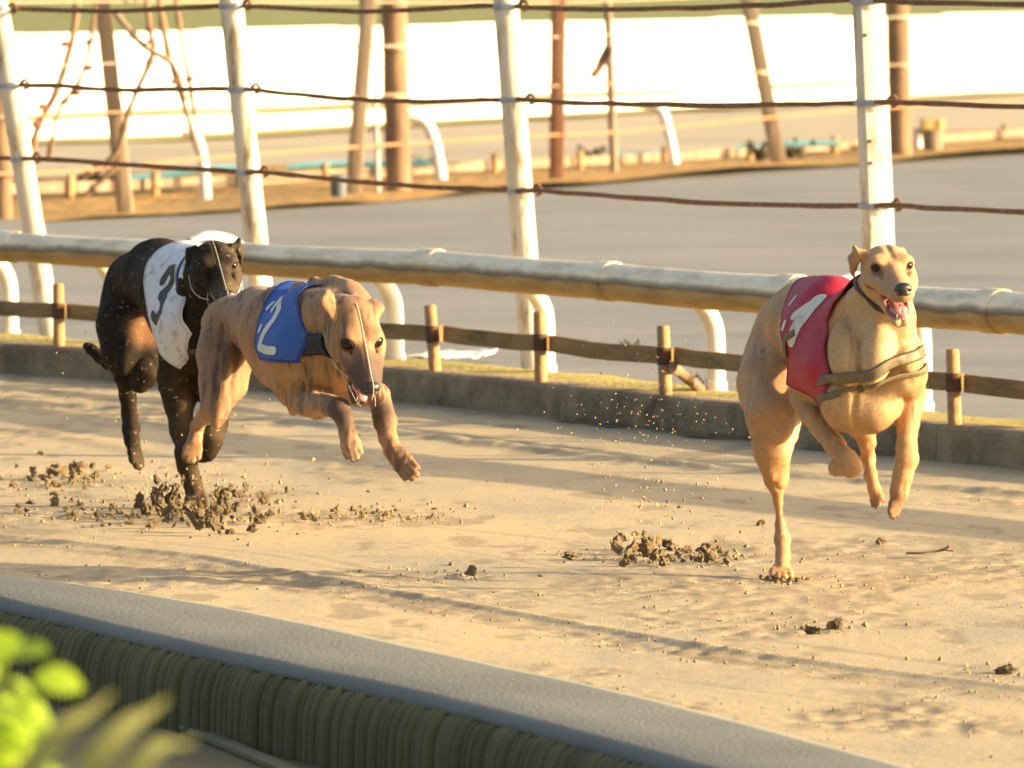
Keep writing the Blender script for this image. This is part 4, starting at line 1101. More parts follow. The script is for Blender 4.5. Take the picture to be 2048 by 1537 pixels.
def head(F, H, gape=0.5, mw=1.0, cw=1.0, wrinkle=0.0, es=1.0):
    """adds a greyhound head in frame H to field F; returns useful points"""
    k = H.k
    F.ell(H(0, -0.022, 0.000), H.ax, (0.055 * k, 0.070 * k, 0.048 * k), 0.02)          # skull
    for s in (-1, 1):
        F.ell(H(s * 0.036 * cw, 0.006, -0.028), H.ax, (0.025 * k * cw, 0.050 * k, 0.034 * k), 0.018)   # cheek
        F.ell(H(s * 0.029, 0.030, 0.016), H.ax, (0.022 * k, 0.026 * k, 0.018 * k), 0.014)     # brow
        F.cone(H(s * 0.030 * mw, 0.050, -0.022), H(s * 0.014 * mw, 0.135, -0.038), 0.019 * k * mw, 0.014 * k * mw, 0.015)  # side of muzzle
    F.cone(H(0, 0.035, 0.000), H(0, 0.150, -0.030), 0.027 * k * mw, 0.0155 * k * mw, 0.018)   # bridge
    F.ell(H(0, 0.143, -0.034), H.ax, (0.021 * k, 0.020 * k, 0.017 * k), 0.012)          # muzzle tip
    F.cone(H(0, 0.085, -0.022), H(0, 0.142, -0.040), 0.027 * k, 0.018 * k, 0.012)
    g = gape
    # lower jaw, hinged open
    jt = (0.132 - 0.02 * g, -0.058 - 0.050 * g)
    for s in (-1, 1):
        F.cone(H(s * 0.028, 0.025, -0.046), H(s * 0.010, jt[0], jt[1]), 0.015 * k, 0.0095 * k, 0.008)
    F.cone(H(0, 0.030, -0.056 - 0.010 * g), H(0, jt[0] - 0.01, jt[1] - 0.004), 0.020 * k, 0.010 * k, 0.014)
    # mouth opening
    F.cone(H(0, 0.060, -0.047 - 0.014 * g), H(0, jt[0] + 0.034, -0.053 - 0.023 * g), 0.004 * k + 0.008 * g * k, 0.004 * k + 0.019 * g * k, 0.004, 's', side=H.r, f=2.0)
    # eye sockets
    for s in (-1, 1):
        F.ell(H(s * 0.0415, 0.051, 0.010), H.ax, (0.0108 * k * es, 0.012 * k * es, 0.0088 * k * es), 0.007, 's')
        F.cone(H(s * 0.028, 0.058, -0.004), H(s * 0.024, 0.085, -0.016), 0.003 * k, 0.002 * k, 0.012, 's')
    # frontal groove
    F.cone(H(0, 0.052, 0.031), H(0, -0.030, 0.053), 0.003, 0.003, 0.012, 's')
    for s in (-1, 1):
        F.cone(H(s * 0.050, 0.030, -0.030), H(s * 0.030, 0.080, -0.040), 0.003 * k, 0.003 * k, 0.012, 's')
    for i in range(int(wrinkle * 4)):
        t = i / 3
        for s in (-1, 1):
            F.cone(H(s * 0.008, 0.044 - 0.030 * t, 0.036 + 0.008 * t), H(s * 0.024, 0.030 - 0.030 * t, 0.044 + 0.002 * t), 0.0018, 0.0012, 0.006, 's')

def add_face(body, H, gape, es=1.0):
    k = H.k
    for s in (-1, 1):
        m = MB(); c = H(s * 0.0330, 0.0420, 0.010)
        V, Q = ball(c, 0.0115 * k * es, 14)
        o = mesh_obj('eye', V, Q, M_EYE, body)
        pts = []
        out = unit(0.62 * s * H.r + 0.72 * H.f + 0.1 * H.u)
        a = unit(np.cross(H.u, out)); b = np.cross(out, a)
        for i in range(19):
            t = 2 * math.pi * i / 18
            pts.append(c + 0.0068 * k * es * out + 0.0106 * k * es * math.cos(t) * a + 0.0082 * k * es * math.sin(t) * b)
        MB().tube(pts, 0.0013 * k, 6, caps=False).build('eyelid', M_EYELID, body)
    # nose
    f = Field(*[dense(c0 - 0.03 * k, c0 + 0.03 * k, 0.0016) for c0 in H(0, 0.160, -0.026)])
    f.ell(H(0, 0.157, -0.026), H.ax, (0.0200 * k, 0.014 * k, 0.0155 * k), 0.004)
    f.ell(H(0, 0.157, -0.020), H.ax, (0.0175 * k, 0.013 * k, 0.011 * k), 0.004)
    for s in (-1, 1):
        f.ell(H(s * 0.0105, 0.170, -0.027), H.ax, (0.0048 * k, 0.006 * k, 0.0042 * k), 0.003, 's')
        f.cone(H(s * 0.012, 0.166, -0.030), H(s * 0.019, 0.157, -0.030), 0.0018 * k, 0.0018 * k, 0.003, 's')
    f.cone(H(0, 0.172, -0.030), H(0, 0.166, -0.044), 0.0012, 0.0012, 0.003, 's')
    V, Q = f.surface()
    mesh_obj('nose', V, Q, M_NOSE, body)
    g = gape
    jt = (0.132 - 0.02 * g, -0.058 - 0.050 * g)
    if g > 0.2:
        f = Field(*[dense(c0 - 0.09 * k, c0 + 0.09 * k, 0.003) for c0 in H(0, 0.085, -0.06)])
        y1 = jt[0] + 0.002; z1 = jt[1] + 0.012
        f.chain([(H(0, 0.05, -0.054 - 0.012 * g), 0.017 * k), (H(0, 0.095, (z1 - 0.056) / 2 - 0.004), 0.017 * k), (H(0.004, y1, z1), 0.013 * k)], 0.01, side=H.u, f=0.42)
        f.cone(H(0, 0.06, -0.046 - 0.01 * g), H(0.003, y1, z1 + 0.008), 0.0015, 0.0015, 0.004, 's')
        V, Q = f.surface()
        mesh_obj('tongue', V, Q, M_TONGUE, body)
        f = Field(*[dense(c0 - 0.09 * k, c0 + 0.09 * k, 0.003) for c0 in H(0, 0.085, -0.05)])
        f.cone(H(0, 0.055, -0.048), H(0, 0.135, -0.046), 0.020 * k, 0.013 * k, 0.004, side=H.u, f=0.35)
        V, Q = f.surface(); mesh_obj('palate', V, Q, M_GUM, body)
        def tooth(p, d, L, r):
            V = []; n = 6; a = unit(np.cross(d, [0.3, 0.5, 0.8])); b = np.cross(unit(d), a)
            for q, rr in ((0, r), (0.6, r * 0.7)):
                for i in range(n):
                    t = 2 * math.pi * i / n; V.append(p + unit(d) * L * q + rr * (a * math.cos(t) + b * math.sin(t)))
            V.append(p + unit(d) * L)
            Fc = [(i, (i + 1) % n, n + (i + 1) % n, n + i) for i in range(n)] + [(n + i, n + (i + 1) % n, 2 * n) for i in range(n)]
            mesh_obj('tooth', V, Fc, M_TOOTH, body)
        for s in (-1, 1):
            tooth(H(s * 0.0105, 0.148, -0.046), -H.u + 0.1 * H.f, 0.013 * k, 0.0028 * k)
            tooth(H(s * 0.0085, jt[0] + 0.004, jt[1] + 0.006), H.u + 0.2 * H.f, 0.013 * k, 0.0028 * k)
            tooth(H(s * 0.0035, jt[0] + 0.009, jt[1] + 0.007), H.u, 0.006 * k, 0.0022 * k)
            tooth(H(s * 0.0035, 0.156, -0.045), -H.u, 0.005 * k, 0.0022 * k)
            for q in range(3):
                t = q / 3
                tooth(H(s * (0.014 + 0.010 * t), jt[0] - 0.02 - 0.02 * q, jt[1] + 0.008 + 0.010 * g * q), H.u, 0.006 * k, 0.0035 * k)

def ball(c, r, n=10):
    V = []; Fc = []
    for i in range(n + 1):
        a = math.pi * i / n
        for j in range(2 * n):
            b = math.pi * j / n
            V.append((c[0] + r * math.sin(a) * math.cos(b), c[1] + r * math.sin(a) * math.sin(b), c[2] + r * math.cos(a)))
    for i in range(n):
        for j in range(2 * n):
            Fc.append((i * 2 * n + j, (i + 1) * 2 * n + j, (i + 1) * 2 * n + (j + 1) % (2 * n), i * 2 * n + (j + 1) % (2 * n)))
    return V, Fc

def paw(F, base, tip, side, w=0.013, spread=0.016, curl=None, n=4):
    """four toes from base to tip, side by side along side"""
    base = np.asarray(base, float); tip = np.asarray(tip, float); side = unit(side)
    d = unit(tip - base); side = unit(side - d * np.dot(side, d)); up = np.cross(side, d)
    if curl is None: curl = 0
    F.cone(base, base + (tip - base) * 0.35, w * 1.35, w * 1.35, 0.01)
    for i in range(n):
        q = (i - (n - 1) / 2)
        L = 1.0 if 0 < i < n - 1 else 0.86
        a = base + side * q * spread * 0.55
        m = base + (tip - base) * 0.6 * L + side * q * spread * 0.86 + up * curl * 0.3
        e = base + (tip - base) * L + side * q * spread + up * curl
        F.cone(a, m, w * 0.75, w * 0.80, 0.006)
        F.cone(m, e, w * 0.80, w * 0.62, 0.004)
def claws(body, base, tip, side, w=0.013, spread=0.016, curl=0, n=4):
    base = np.asarray(base, float); tip = np.asarray(tip, float); d = unit(tip - base)
    side = unit(side); side = unit(side - d * np.dot(side, d)); up = np.cross(side, d)
    for i in range(n):
        q = (i - (n - 1) / 2); L = 1.0 if 0 < i < n - 1 else 0.86
        e = base + (tip - base) * L + side * q * spread + up * curl
        MB().tube([e + d * w * 0.2, e + d * w * 0.6, e + d * w * 0.85], [0.0032, 0.0024, 0.0006], 6).build('claw', M_CLAW, body)

def lerp_pts(z, zs, vs): return np.interp(z, zs, vs)
def band(F, path, w, t, n=3):
    """strip mesh along a path of (point, normal): flat strap with thickness"""
    V = []; Fc = []
    for i, (p, nrm, up) in enumerate(path):
        p = np.asarray(p, float); nrm = unit(nrm); up = unit(up - nrm * np.dot(up, nrm))
        for (a, b) in ((-1, 0), (-0.6, 1), (0.6, 1), (1, 0), (0.6, -1), (-0.6, -1)):
            V.append(p + up * a * w + nrm * b * t)
    m = 6
    for i in range(len(path) - 1):
        for k in range(m):
            Fc.append((i * m + k, i * m + (k + 1) % m, (i + 1) * m + (k + 1) % m, (i + 1) * m + k))
    Fc.append(tuple(range(m))); Fc.append(tuple((len(path) - 1) * m + k for k in range(m - 1, -1, -1)))
    return V, Fc
def sampler(F):
    X, Y, Z = F.ax
    def f(p):
        p = np.atleast_2d(p)
        r = []
        idx = []
        for a in range(3):
            i = np.clip(np.searchsorted(F.ax[a], p[:, a]) - 1, 0, len(F.ax[a]) - 2)
            t = (p[:, a] - F.ax[a][i]) / (F.ax[a][i + 1] - F.ax[a][i]); idx.append((i, np.clip(t, 0, 1)))
        v = 0
        for a in (0, 1):
            for b in (0, 1):
                for c in (0, 1):
                    w = (idx[0][1] if a else 1 - idx[0][1]) * (idx[1][1] if b else 1 - idx[1][1]) * (idx[2][1] if c else 1 - idx[2][1])
                    v = v + w * F.D[idx[0][0] + a, idx[1][0] + b, idx[2][0] + c]
        return v
    return f
def project(F, p, off=0.0, n=8):
    """move a point onto the surface of the field, off metres outside"""
    f = sampler(F); p = np.array(p, float)
    e = 0.006
    for _ in range(n):
        g = np.array([f(p + e * d)[0] - f(p - e * d)[0] for d in np.eye(3)]) / (2 * e)
        L = np.linalg.norm(g)
        if L < 1e-3: break
        p = p - (f(p)[0] - off) * g / L ** 2 * 0.8
    return p, unit(g)
def strap(F, body, name, pts, w, mat, off=0.004, n=10, t=0.0022, parent=None, closed=False):
    """strap lying on the surface of the field through the given points"""
    sp = smooth_path(pts, n)
    q = [project(F, p, off) for p in sp]
    P_ = [a for a, b in q]
    fs = sampler(F)
    for it in range(30):
        P_ = [P_[0]] + [P_[i] * 0.5 + 0.25 * (P_[i - 1] + P_[i + 1]) for i in range(1, len(P_) - 1)] + [P_[-1]]
        P_ = [p if fs(p)[0] > off * 0.8 else p + n_[1] * (off * 0.8 - fs(p)[0]) for p, n_ in zip(P_, q)]
    path = []
    for i in range(len(P_)):
        d = unit(P_[min(i + 1, len(P_) - 1)] - P_[max(i - 1, 0)])
        path.append((P_[i], q[i][1], np.cross(d, q[i][1])))
    V, Fc = band(F, path, w, t)
    return mesh_obj(name, V, Fc, mat, parent or body)

def cloth_mat(name, c, dirt=None, dirt_lo=0.55, dirt_w=0.15, sc=16):
    m, nt, b = new_mat(name)
    N = nt.nodes; L = nt.links
    tc = N.new('ShaderNodeTexCoord')
    n1 = N.new('ShaderNodeTexNoise'); n1.inputs['Scale'].default_value = sc; n1.inputs['Detail'].default_value = 7; n1.inputs['Roughness'].default_value = 0.7
    L.new(tc.outputs['Object'], n1.inputs[0])
    r = N.new('ShaderNodeMapRange'); r.inputs[1].default_value = dirt_lo; r.inputs[2].default_value = dirt_lo + dirt_w; r.inputs[4].default_value = 0.75
    L.new(n1.outputs['Fac'], r.inputs[0])
    mx = N.new('ShaderNodeMix'); mx.data_type = 'RGBA'; mx.inputs[6].default_value = (*c, 1); mx.inputs[7].default_value = (*(dirt or tuple(x * 0.6 for x in c)), 1)
    L.new(r.outputs[0], mx.inputs[0]); L.new(mx.outputs[2], b.inputs['Base Color'])
    b.inputs['Roughness'].default_value = 0.55
    b.inputs['Sheen Weight'].default_value = 0.0
    wv = N.new('ShaderNodeTexNoise'); wv.inputs['Scale'].default_value = 30; wv.inputs['Detail'].default_value = 4
    L.new(tc.outputs['Object'], wv.inputs[0])
    bp = N.new('ShaderNodeBump'); bp.inputs['Strength'].default_value = 0.5; bp.inputs['Distance'].default_value = 0.006
    L.new(wv.outputs['Fac'], bp.inputs['Height']); L.new(bp.outputs[0], b.inputs['Normal'])
    return m
def jacket(F, body, region, mat, off=0.011, wr=0.006, name='racing_jacket'):
    V, Q = F.surface(off, relax=4)
    nz = fbm(V[:, 2] * 9 + V[:, 0] * 5, V[:, 1] * 7 + V[:, 0] * 9, 3)
    f = sampler(F); e = 0.006
    g = np.stack([f(V + e * d) - f(V - e * d) for d in np.eye(3)], 1); g /= np.linalg.norm(g, axis=1)[:, None] + 1e-9
    V = V + g * (wr * nz)[:, None]
    v, fc = clip_mesh(V, Q, region)
    o = mesh_obj(name, v, fc, mat, body)
    so = o.modifiers.new('thickness', 'SOLIDIFY'); so.thickness = 0.003; so.offset = -1
    return o
def hem_of(F, jk, region, mat, w=0.008, wr=0.006):
    return print_on(F, jk, lambda V: np.minimum(region(V) - 0.001, w - region(V)), mat, name='hem', off=0.0118, wr=wr)
def print_on(F, jk, glyph, mat, off=0.0122, name='number', wr=0.006):
    """flat print: the part of a surface just above the jacket inside the glyph function"""
    V, Q = F.surface(off, relax=4)
    nz = fbm(V[:, 2] * 9 + V[:, 0] * 5, V[:, 1] * 7 + V[:, 0] * 9, 3)
    f = sampler(F); e = 0.006
    g = np.stack([f(V + e * d) - f(V - e * d) for d in np.eye(3)], 1); g /= np.linalg.norm(g, axis=1)[:, None] + 1e-9
    V = V + g * (wr * nz)[:, None]
    v, fc = clip_mesh(V, Q, glyph)
    return mesh_obj(name, v, fc, mat, jk)
def stroke(u, v, pts, w):
    """signed width minus distance to a polyline in the (u, v) plane"""
    d = np.full(len(u), 9.0)
    for (a, b), (c, e) in zip(pts[:-1], pts[1:]):
        du, dv = c - a, e - b
        t = np.clip(((u - a) * du + (v - b) * dv) / (du * du + dv * dv + 1e-9), 0, 1)
        d = np.minimum(d, np.hypot(u - a - t * du, v - b - t * dv))
    return w - d
def grid_for(pts, pad, fine=None):
    lo = np.min(pts, 0) - pad; hi = np.max(pts, 0) + pad
    fr = [[], [], []]
    if fine is not None:
        c, r, st = fine
        for a in range(3): fr[a] = [(c[a] - r, c[a] + r, st)]
    return Field(*[dense(lo[a], hi[a], VOX, fr[a]) for a in range(3)])
def near(V, p, r, soft=0.5):
    d = np.linalg.norm(V - np.asarray(p), axis=1)
    return np.clip((r - d) / (r * soft), 0, 1)
def paint(col, w, c):
    w = np.clip(w, 0, 1)[:, None]
    return col * (1 - w) + np.asarray(c) * w
def rgba(col): return np.concatenate([col, np.ones((len(col), 1))], 1)
Rt = np.array([1.0, 0, 0]); Up = np.array([0, 0, 1.0]); Fw = np.array([0, 1.0, 0])

def sinew(V, Q, H, amp=1.0, seed=0.0):
    """fine muscle lines and veins under a short coat"""
    n = np.zeros_like(V); a = np.cross(V[Q[:, 2]] - V[Q[:, 0]], V[Q[:, 3]] - V[Q[:, 1]])
    for k in range(4):
        for b in range(3): n[:, b] += np.bincount(Q[:, k], a[:, b], minlength=len(V))
    n /= np.linalg.norm(n, axis=1)[:, None] + 1e-12
    P_ = V * [1.0, 0.8, 0.5] + 3.0 + seed
    P_ = P_ + 0.03 * np.stack([vnoise3(V + 2 + seed, 7), vnoise3(V + 5 + seed, 7), vnoise3(V + 8 + seed, 7)], 1)
    n1 = vnoise3(P_, 13); n2 = vnoise3(P_ + 4, 24)
    m = np.clip(vnoise3(V + 9 + seed, 6) * 3 + 0.6, 0, 1)
    d = 0.0035 * n1 + 0.0012 * n2 - 0.0022 * m * np.exp(-(n1 / 0.045) ** 2) + 0.0010 * (1 - m) * np.exp(-(n2 / 0.035) ** 2)
    w = np.clip((np.linalg.norm(H.local(V) - [0, 0.04, -0.01], axis=1) - 0.12) / 0.05, 0.15, 1)
    return V + n * (amp * d * w)[:, None]
def fur(body, H, mat, n, L=0.008, back=None, face=0.16):
    """short coat hairs lying along the skin, tens of thousands of slivers in one part"""
    me = body.data
    nv = len(me.vertices); V = np.empty(nv * 3); me.vertices.foreach_get('co', V); V = V.reshape(-1, 3)
    N = np.empty(nv * 3); me.vertex_normals.foreach_get('vector', N); N = N.reshape(-1, 3)
    C = np.empty(nv * 4); me.color_attributes['coat'].data.foreach_get('color', C); C = C.reshape(-1, 4)
    nq = len(me.polygons); Q = np.empty(nq * 4, int); me.polygons.foreach_get('vertices', Q); Q = Q.reshape(-1, 4)
    ar = np.linalg.norm(np.cross(V[Q[:, 2]] - V[Q[:, 0]], V[Q[:, 3]] - V[Q[:, 1]]), axis=1)
    f = RNG.choice(nq, n, p=ar / ar.sum()); w = RNG.dirichlet((1, 1, 1, 1), n)[:, :, None]
    p = (V[Q[f]] * w).sum(1); nn = (N[Q[f]] * w).sum(1); nn /= np.linalg.norm(nn, axis=1)[:, None]; cc = (C[Q[f]] * w).sum(1)
    l = H.local(p)
    d2 = np.stack([np.abs(l[:, 0]) - 0.038, l[:, 1] - 0.050, l[:, 2] - 0.010], 1)
    keep = (np.linalg.norm(d2, axis=1) > 0.016) & (np.linalg.norm(l - [0, 0.162, -0.03], axis=1) > 0.024) & ~((l[:, 1] > 0.05) & (l[:, 1] < 0.17) & (np.abs(l[:, 0]) < 0.03) & (l[:, 2] < -0.040) & (l[:, 2] > -0.11))
    p, nn, cc, l = p[keep], nn[keep], cc[keep], l[keep]; n = len(p)
    flow = np.tile(np.asarray(back, float), (n, 1)) + 0.25 * RNG.normal(size=(n, 3))
    hd = np.clip((face + 0.05 - np.linalg.norm(l, axis=1)) / 0.05, 0, 1)[:, None]
    flow = flow * (1 - hd) - H.f * hd
    t = flow - nn * (flow * nn).sum(1)[:, None]; t /= np.linalg.norm(t, axis=1)[:, None] + 1e-9
    ln = (L * RNG.uniform(0.5, 1.2, n) * (1 - 0.6 * hd[:, 0]))[:, None]
    s_ = np.cross(nn, t); wd = 0.00035
    a = p
    A = a + s_ * wd; B = a - s_ * wd; T = a + t * ln + nn * ln * RNG.uniform(0.10, 0.42, n)[:, None]
    VV = np.stack([A, B, T], 1).reshape(-1, 3)
    m = bpy.data.meshes.new('fur'); m.vertices.add(3 * n); m.vertices.foreach_set('co', VV.ravel())
    m.loops.add(3 * n); m.loops.foreach_set('vertex_index', np.arange(3 * n)); m.polygons.add(n)
    m.polygons.foreach_set('loop_start', np.arange(0, 3 * n, 3)); m.polygons.foreach_set('loop_total', np.full(n, 3)); m.update()
    m.polygons.foreach_set('use_smooth', [True] * n)
    var = RNG.uniform(0.78, 1.22, n)[:, None]; cc = cc * np.concatenate([var, var, var, np.ones((n, 1))], 1)
    ca = m.color_attributes.new('coat', 'FLOAT_COLOR', 'POINT'); ca.data.foreach_set('color', np.repeat(cc, 3, 0).astype(np.float32).ravel())
    m.normals_split_custom_set_from_vertices(np.repeat(nn, 3, 0).tolist())
    m.materials.append(mat)
    o = bpy.data.objects.new('fur', m); link(o, body); o['kind'] = 'stuff'
    return o

# ------------------------------------------------------------------ red jacket, trap one
def red_dog():
    SEED = 0.0
    D = lambda px, py, Y: P(px, py, Y)
    root = empty('greyhound', (D(1640, 1100, 19.9)[0], 19.9, 0), 'fawn greyhound in the red jacket, mouth open, leading the two others on the sand', 'dog', 'racing greyhounds')
    H = Frame(D(1777, 537, 19.50), (0.15, -0.98, -0.10), (1, 0.17, 0.06), 1.10)
    pts = np.array([D(1470, 480, 20.4), D(1880, 1165, 19.2), D(1500, 1165, 20.35), D(1860, 500, 19.2)])
    F = grid_for(pts, 0.05, (H.o + 0.04 * H.f, 0.13, 0.0026))
    # trunk
    F.cone(D(1564, 658, 20.22), D(1602, 645, 20.02), 0.064, 0.080, 0.03)
    F.cone(D(1602, 645, 20.05), D(1655, 672, 19.86), 0.082, 0.105, 0.03)
    F.cone(D(1655, 680, 19.88), D(1715, 735, 19.70), 0.104, 0.104, 0.03)
    F.cone(D(1628, 610, 20.00), D(1668, 612, 19.84), 0.062, 0.064, 0.03)
    F.cone(D(1566, 634, 20.24), D(1598, 612, 20.08), 0.048, 0.055, 0.03)
    F.cone(D(1680, 750, 19.84), D(1715, 782, 19.66), 0.090, 0.084, 0.03)          # keel of the chest
    F.cone(D(1715, 790, 19.66), D(1742, 800, 19.66), 0.076, 0.074, 0.03)
    # neck
    F.cone(D(1695, 655, 19.74), D(1752, 598, 19.60), 0.066, 0.060, 0.03)
    F.cone(D(1752, 598, 19.60), D(1774, 560, 19.54), 0.059, 0.056, 0.02)
    F.cone(D(1740, 690, 19.62), D(1782, 610, 19.54), 0.072, 0.050, 0.025)
    F.cone(D(1790, 700, 19.60), D(1798, 640, 19.56), 0.058, 0.040, 0.03)
    # shoulders and breast
    F.cone(D(1668, 660, 19.76), D(1662, 740, 19.70), 0.040, 0.060, 0.02)
    F.cone(D(1812, 690, 19.62), D(1812, 750, 19.60), 0.036, 0.052, 0.02)
    torso = F.clone()
    F.muscle(D(1692, 655, 19.61), D(1700, 756, 19.54), 0.048, 0.008)
    F.muscle(D(1766, 640, 19.55), D(1747, 754, 19.51), 0.040, 0.008)
    F.muscle(D(1792, 690, 19.56), D(1822, 745, 19.56), 0.040, 0.012)
    F.cone(D(1722, 680, 19.49), D(1724, 752, 19.475), 0.008, 0.014, 0.012, 's')
    F.cone(D(1698, 812, 19.64), D(1745, 815, 19.63), 0.062, 0.058, 0.03)
    F.muscle(D(1668, 625, 19.70), D(1664, 700, 19.66), 0.022, 0.012)
    F.muscle(D(1700, 610, 19.66), D(1735, 690, 19.56), 0.026, 0.008)
    F.muscle(D(1765, 600, 19.54), D(1752, 700, 19.52), 0.026, 0.008)
    F.muscle(D(1650, 640, 19.76), D(1676, 740, 19.66), 0.024, 0.008)
    F.muscle(D(1735, 800, 19.60), D(1830, 745, 19.58), 0.030, 0.016)
    chest = F.clone()
    # hind leg on the ground
    F.chain([(D(1550, 700, 20.20), 0.066), (D(1536, 765, 20.08), 0.068), (D(1541, 830, 19.98), 0.060)], 0.03)
    F.muscle(D(1514, 690, 20.22), D(1500, 810, 20.12), 0.034, 0.010)
    F.cone(D(1532, 700, 20.08), D(1520, 850, 19.95), 0.004, 0.003, 0.016, 's')
    F.cone(D(1566, 740, 20.02), D(1566, 850, 19.92), 0.004, 0.003, 0.018, 's')
    F.muscle(D(1560, 690, 20.12), D(1560, 860, 19.95), 0.046, 0.014)
    F.muscle(D(1575, 790, 20.08), D(1576, 880, 20.02), 0.032, 0.016)
    F.chain([(D(1541, 835, 19.99), 0.056), (D(1544, 900, 20.00), 0.042), (D(1551, 955, 20.03), 0.027), (D(1556, 1005, 20.06), 0.0105)], 0.02)
    F.chain([(D(1556, 955, 20.10), 0.012), (D(1559, 1025, 20.11), 0.006), (D(1566, 1066, 20.12), 0.011)], 0.008)
    F.chain([(D(1556, 1005, 20.06), 0.0095), (D(1560, 1050, 20.09), 0.0115), (D(1564, 1078, 20.10), 0.019), (D(1566, 1112, 20.06), 0.0165), (D(1564, 1136, 20.02), 0.018)], 0.014)
    hp = (D(1564, 1134, 20.02), D(1563, 1155, 19.955))
    paw(F, hp[0], hp[1], Rt, 0.0125, 0.015)
    F.muscle(D(1528, 850, 19.96), D(1538, 950, 20.0), 0.024, 0.008)
    F.muscle(D(1560, 860, 19.98), D(1562, 960, 20.03), 0.020, 0.008)
    # other hind leg, reaching under the chest
    F.chain([(D(1610, 700, 20.20), 0.07), (D(1670, 780, 20.02), 0.055), (D(1722, 840, 19.84), 0.042), (D(1733, 885, 19.84), 0.020), (D(1737, 915, 19.90), 0.0165), (D(1741, 950, 19.86), 0.0155), (D(1748, 978, 19.82), 0.016)], 0.016)
    hq = (D(1749, 980, 19.82), D(1757, 1013, 19.78))
    paw(F, hq[0], hq[1], Rt - 0.5 * Fw, 0.0095, 0.009)
    # near foreleg, folded
    F.chain([(D(1655, 745, 19.74), 0.058), (D(1620, 780, 19.86), 0.031), (D(1602, 800, 19.88), 0.025)], 0.02)
    F.chain([(D(1602, 800, 19.88), 0.025), (D(1634, 846, 19.78), 0.027), (D(1668, 888, 19.70), 0.0245), (D(1694, 920, 19.64), 0.023), (D(1702, 934, 19.63), 0.024)], 0.012)
    F.chain([(D(1702, 936, 19.64), 0.022), (D(1684, 938, 19.72), 0.016)], 0.01)
    fp = (D(1686, 938, 19.70), D(1662, 934, 19.76))
    paw(F, fp[0], fp[1], Up + 0.6 * Fw, 0.0115, 0.010)
    # far foreleg
    F.chain([(D(1812, 745, 19.62), 0.050), (D(1822, 790, 19.70), 0.034), (D(1816, 850, 19.64), 0.0265), (D(1813, 895, 19.58), 0.0235), (D(1814, 918, 19.56), 0.026), (D(1806, 950, 19.56), 0.022), (D(1798, 985, 19.56), 0.023)], 0.012)
    F.cone(D(1824, 905, 19.60), D(1818, 940, 19.60), 0.010, 0.012, 0.01)
    gp = (D(1798, 985, 19.56), D(1785, 1032, 19.55))
    paw(F, gp[0], gp[1], Rt * 0.8 + Fw * 0.6, 0.0115, 0.0085)
    head(F, H, 0.85, wrinkle=0.5)
    # ears folded back
    k = H.k
    F.chain([(H(-0.040, -0.030, 0.026), 0.020 * k), (H(-0.060, -0.036, 0.030), 0.020 * k), (H(-0.070, -0.044, 0.010), 0.019 * k), (H(-0.071, -0.048, -0.012), 0.012 * k)], 0.006, side=H.r + 0.4 * H.u, f=0.36)
    F.chain([(H(0.040, -0.040, 0.020), 0.018 * k), (H(0.046, -0.075, 0.010), 0.016 * k), (H(0.046, -0.105, -0.01), 0.010 * k)], 0.006, side=H.r, f=0.42)
    V, Q = F.surface(0, 1); V = sinew(V, Q, H, 1.9, SEED)
    fawn = np.array((0.46, 0.265, 0.12)); col = np.tile(fawn, (len(V), 1))
    z = V[:, 2]
    l = H.local(V); inh = np.clip((0.20 - np.linalg.norm(l - [0, 0.05, -0.02], axis=1)) / 0.04, 0, 1)
    col = paint(col, near(V, D(1530, 760, 20.05), 0.22) * 0.5, (0.40, 0.27, 0.17))
    col = paint(col, np.clip((0.62 - z) / 0.3, 0, 1) * 0.25, (0.46, 0.23, 0.09))
    col = paint(col, near(V, D(1725, 760, 19.5), 0.17) * 0.75, (0.50, 0.36, 0.20))
    col = paint(col, near(V, D(1577, 850, 20.0), 0.09) * 0.6, (0.56, 0.46, 0.33))
    for p_, r_ in ((D(1784, 1020, 19.55), 0.06), (D(1757, 1010, 19.78), 0.035)):
        col = paint(col, near(V, p_, r_) * 0.7, (0.20, 0.11, 0.06))
    col = paint(col, near(V, D(1559, 1040, 20.1), 0.055) * 0.6, (0.30, 0.20, 0.14))
    col = paint(col, inh * np.clip((l[:, 1] - 0.06) / 0.07, 0, 1) * 0.45, (0.36, 0.21, 0.11))
    col = paint(col, inh * np.clip((-0.045 - l[:, 2]) / 0.02, 0, 1) * 0.5, (0.50, 0.36, 0.20))
    col = paint(col, np.clip(1.3 - np.linalg.norm((l - [0.0, 0.150, -0.042]) / [0.024, 0.022, 0.014], axis=1), 0, 1) * 0.8, (0.16, 0.10, 0.08))
    for s in (-1, 1):
        col = paint(col, near(l, (s * 0.038, 0.052, 0.006), 0.020) * 0.8, (0.12, 0.065, 0.035))
    e1 = near(l, (-0.075, -0.05, 0.0), 0.045)
    col = paint(col, e1 * 0.65, (0.30, 0.13, 0.08))
    # inside of the mouth
    mi = (l[:, 1] > 0.045) & (l[:, 1] < 0.15) & (np.abs(l[:, 0]) < 0.026) & (l[:, 2] < -0.048) & (l[:, 2] > -0.105)
    Fm = Frame(H.o, H.f, H.r, H.k)
    dist = np.abs(l[:, 2] + 0.053 + 0.28 * (l[:, 1] - 0.04))
    col = paint(col, mi * np.clip((0.022 - dist) / 0.008, 0, 1), (0.30, 0.10, 0.09))
    body = mesh_obj('body', V, Q, coat_mat('fawn_coat'), root, cols=rgba(col))
    fur(body, H, coat_mat('fawn_hair', bumpy=False), 120000, 0.007, (-0.35, 0.6, -0.75))
    add_face(body, H, 0.85)
    claws(body, hp[0], hp[1], Rt, 0.0125, 0.015)
    claws(body, gp[0], gp[1], Rt * 0.8 + Fw * 0.6, 0.0115, 0.0085)
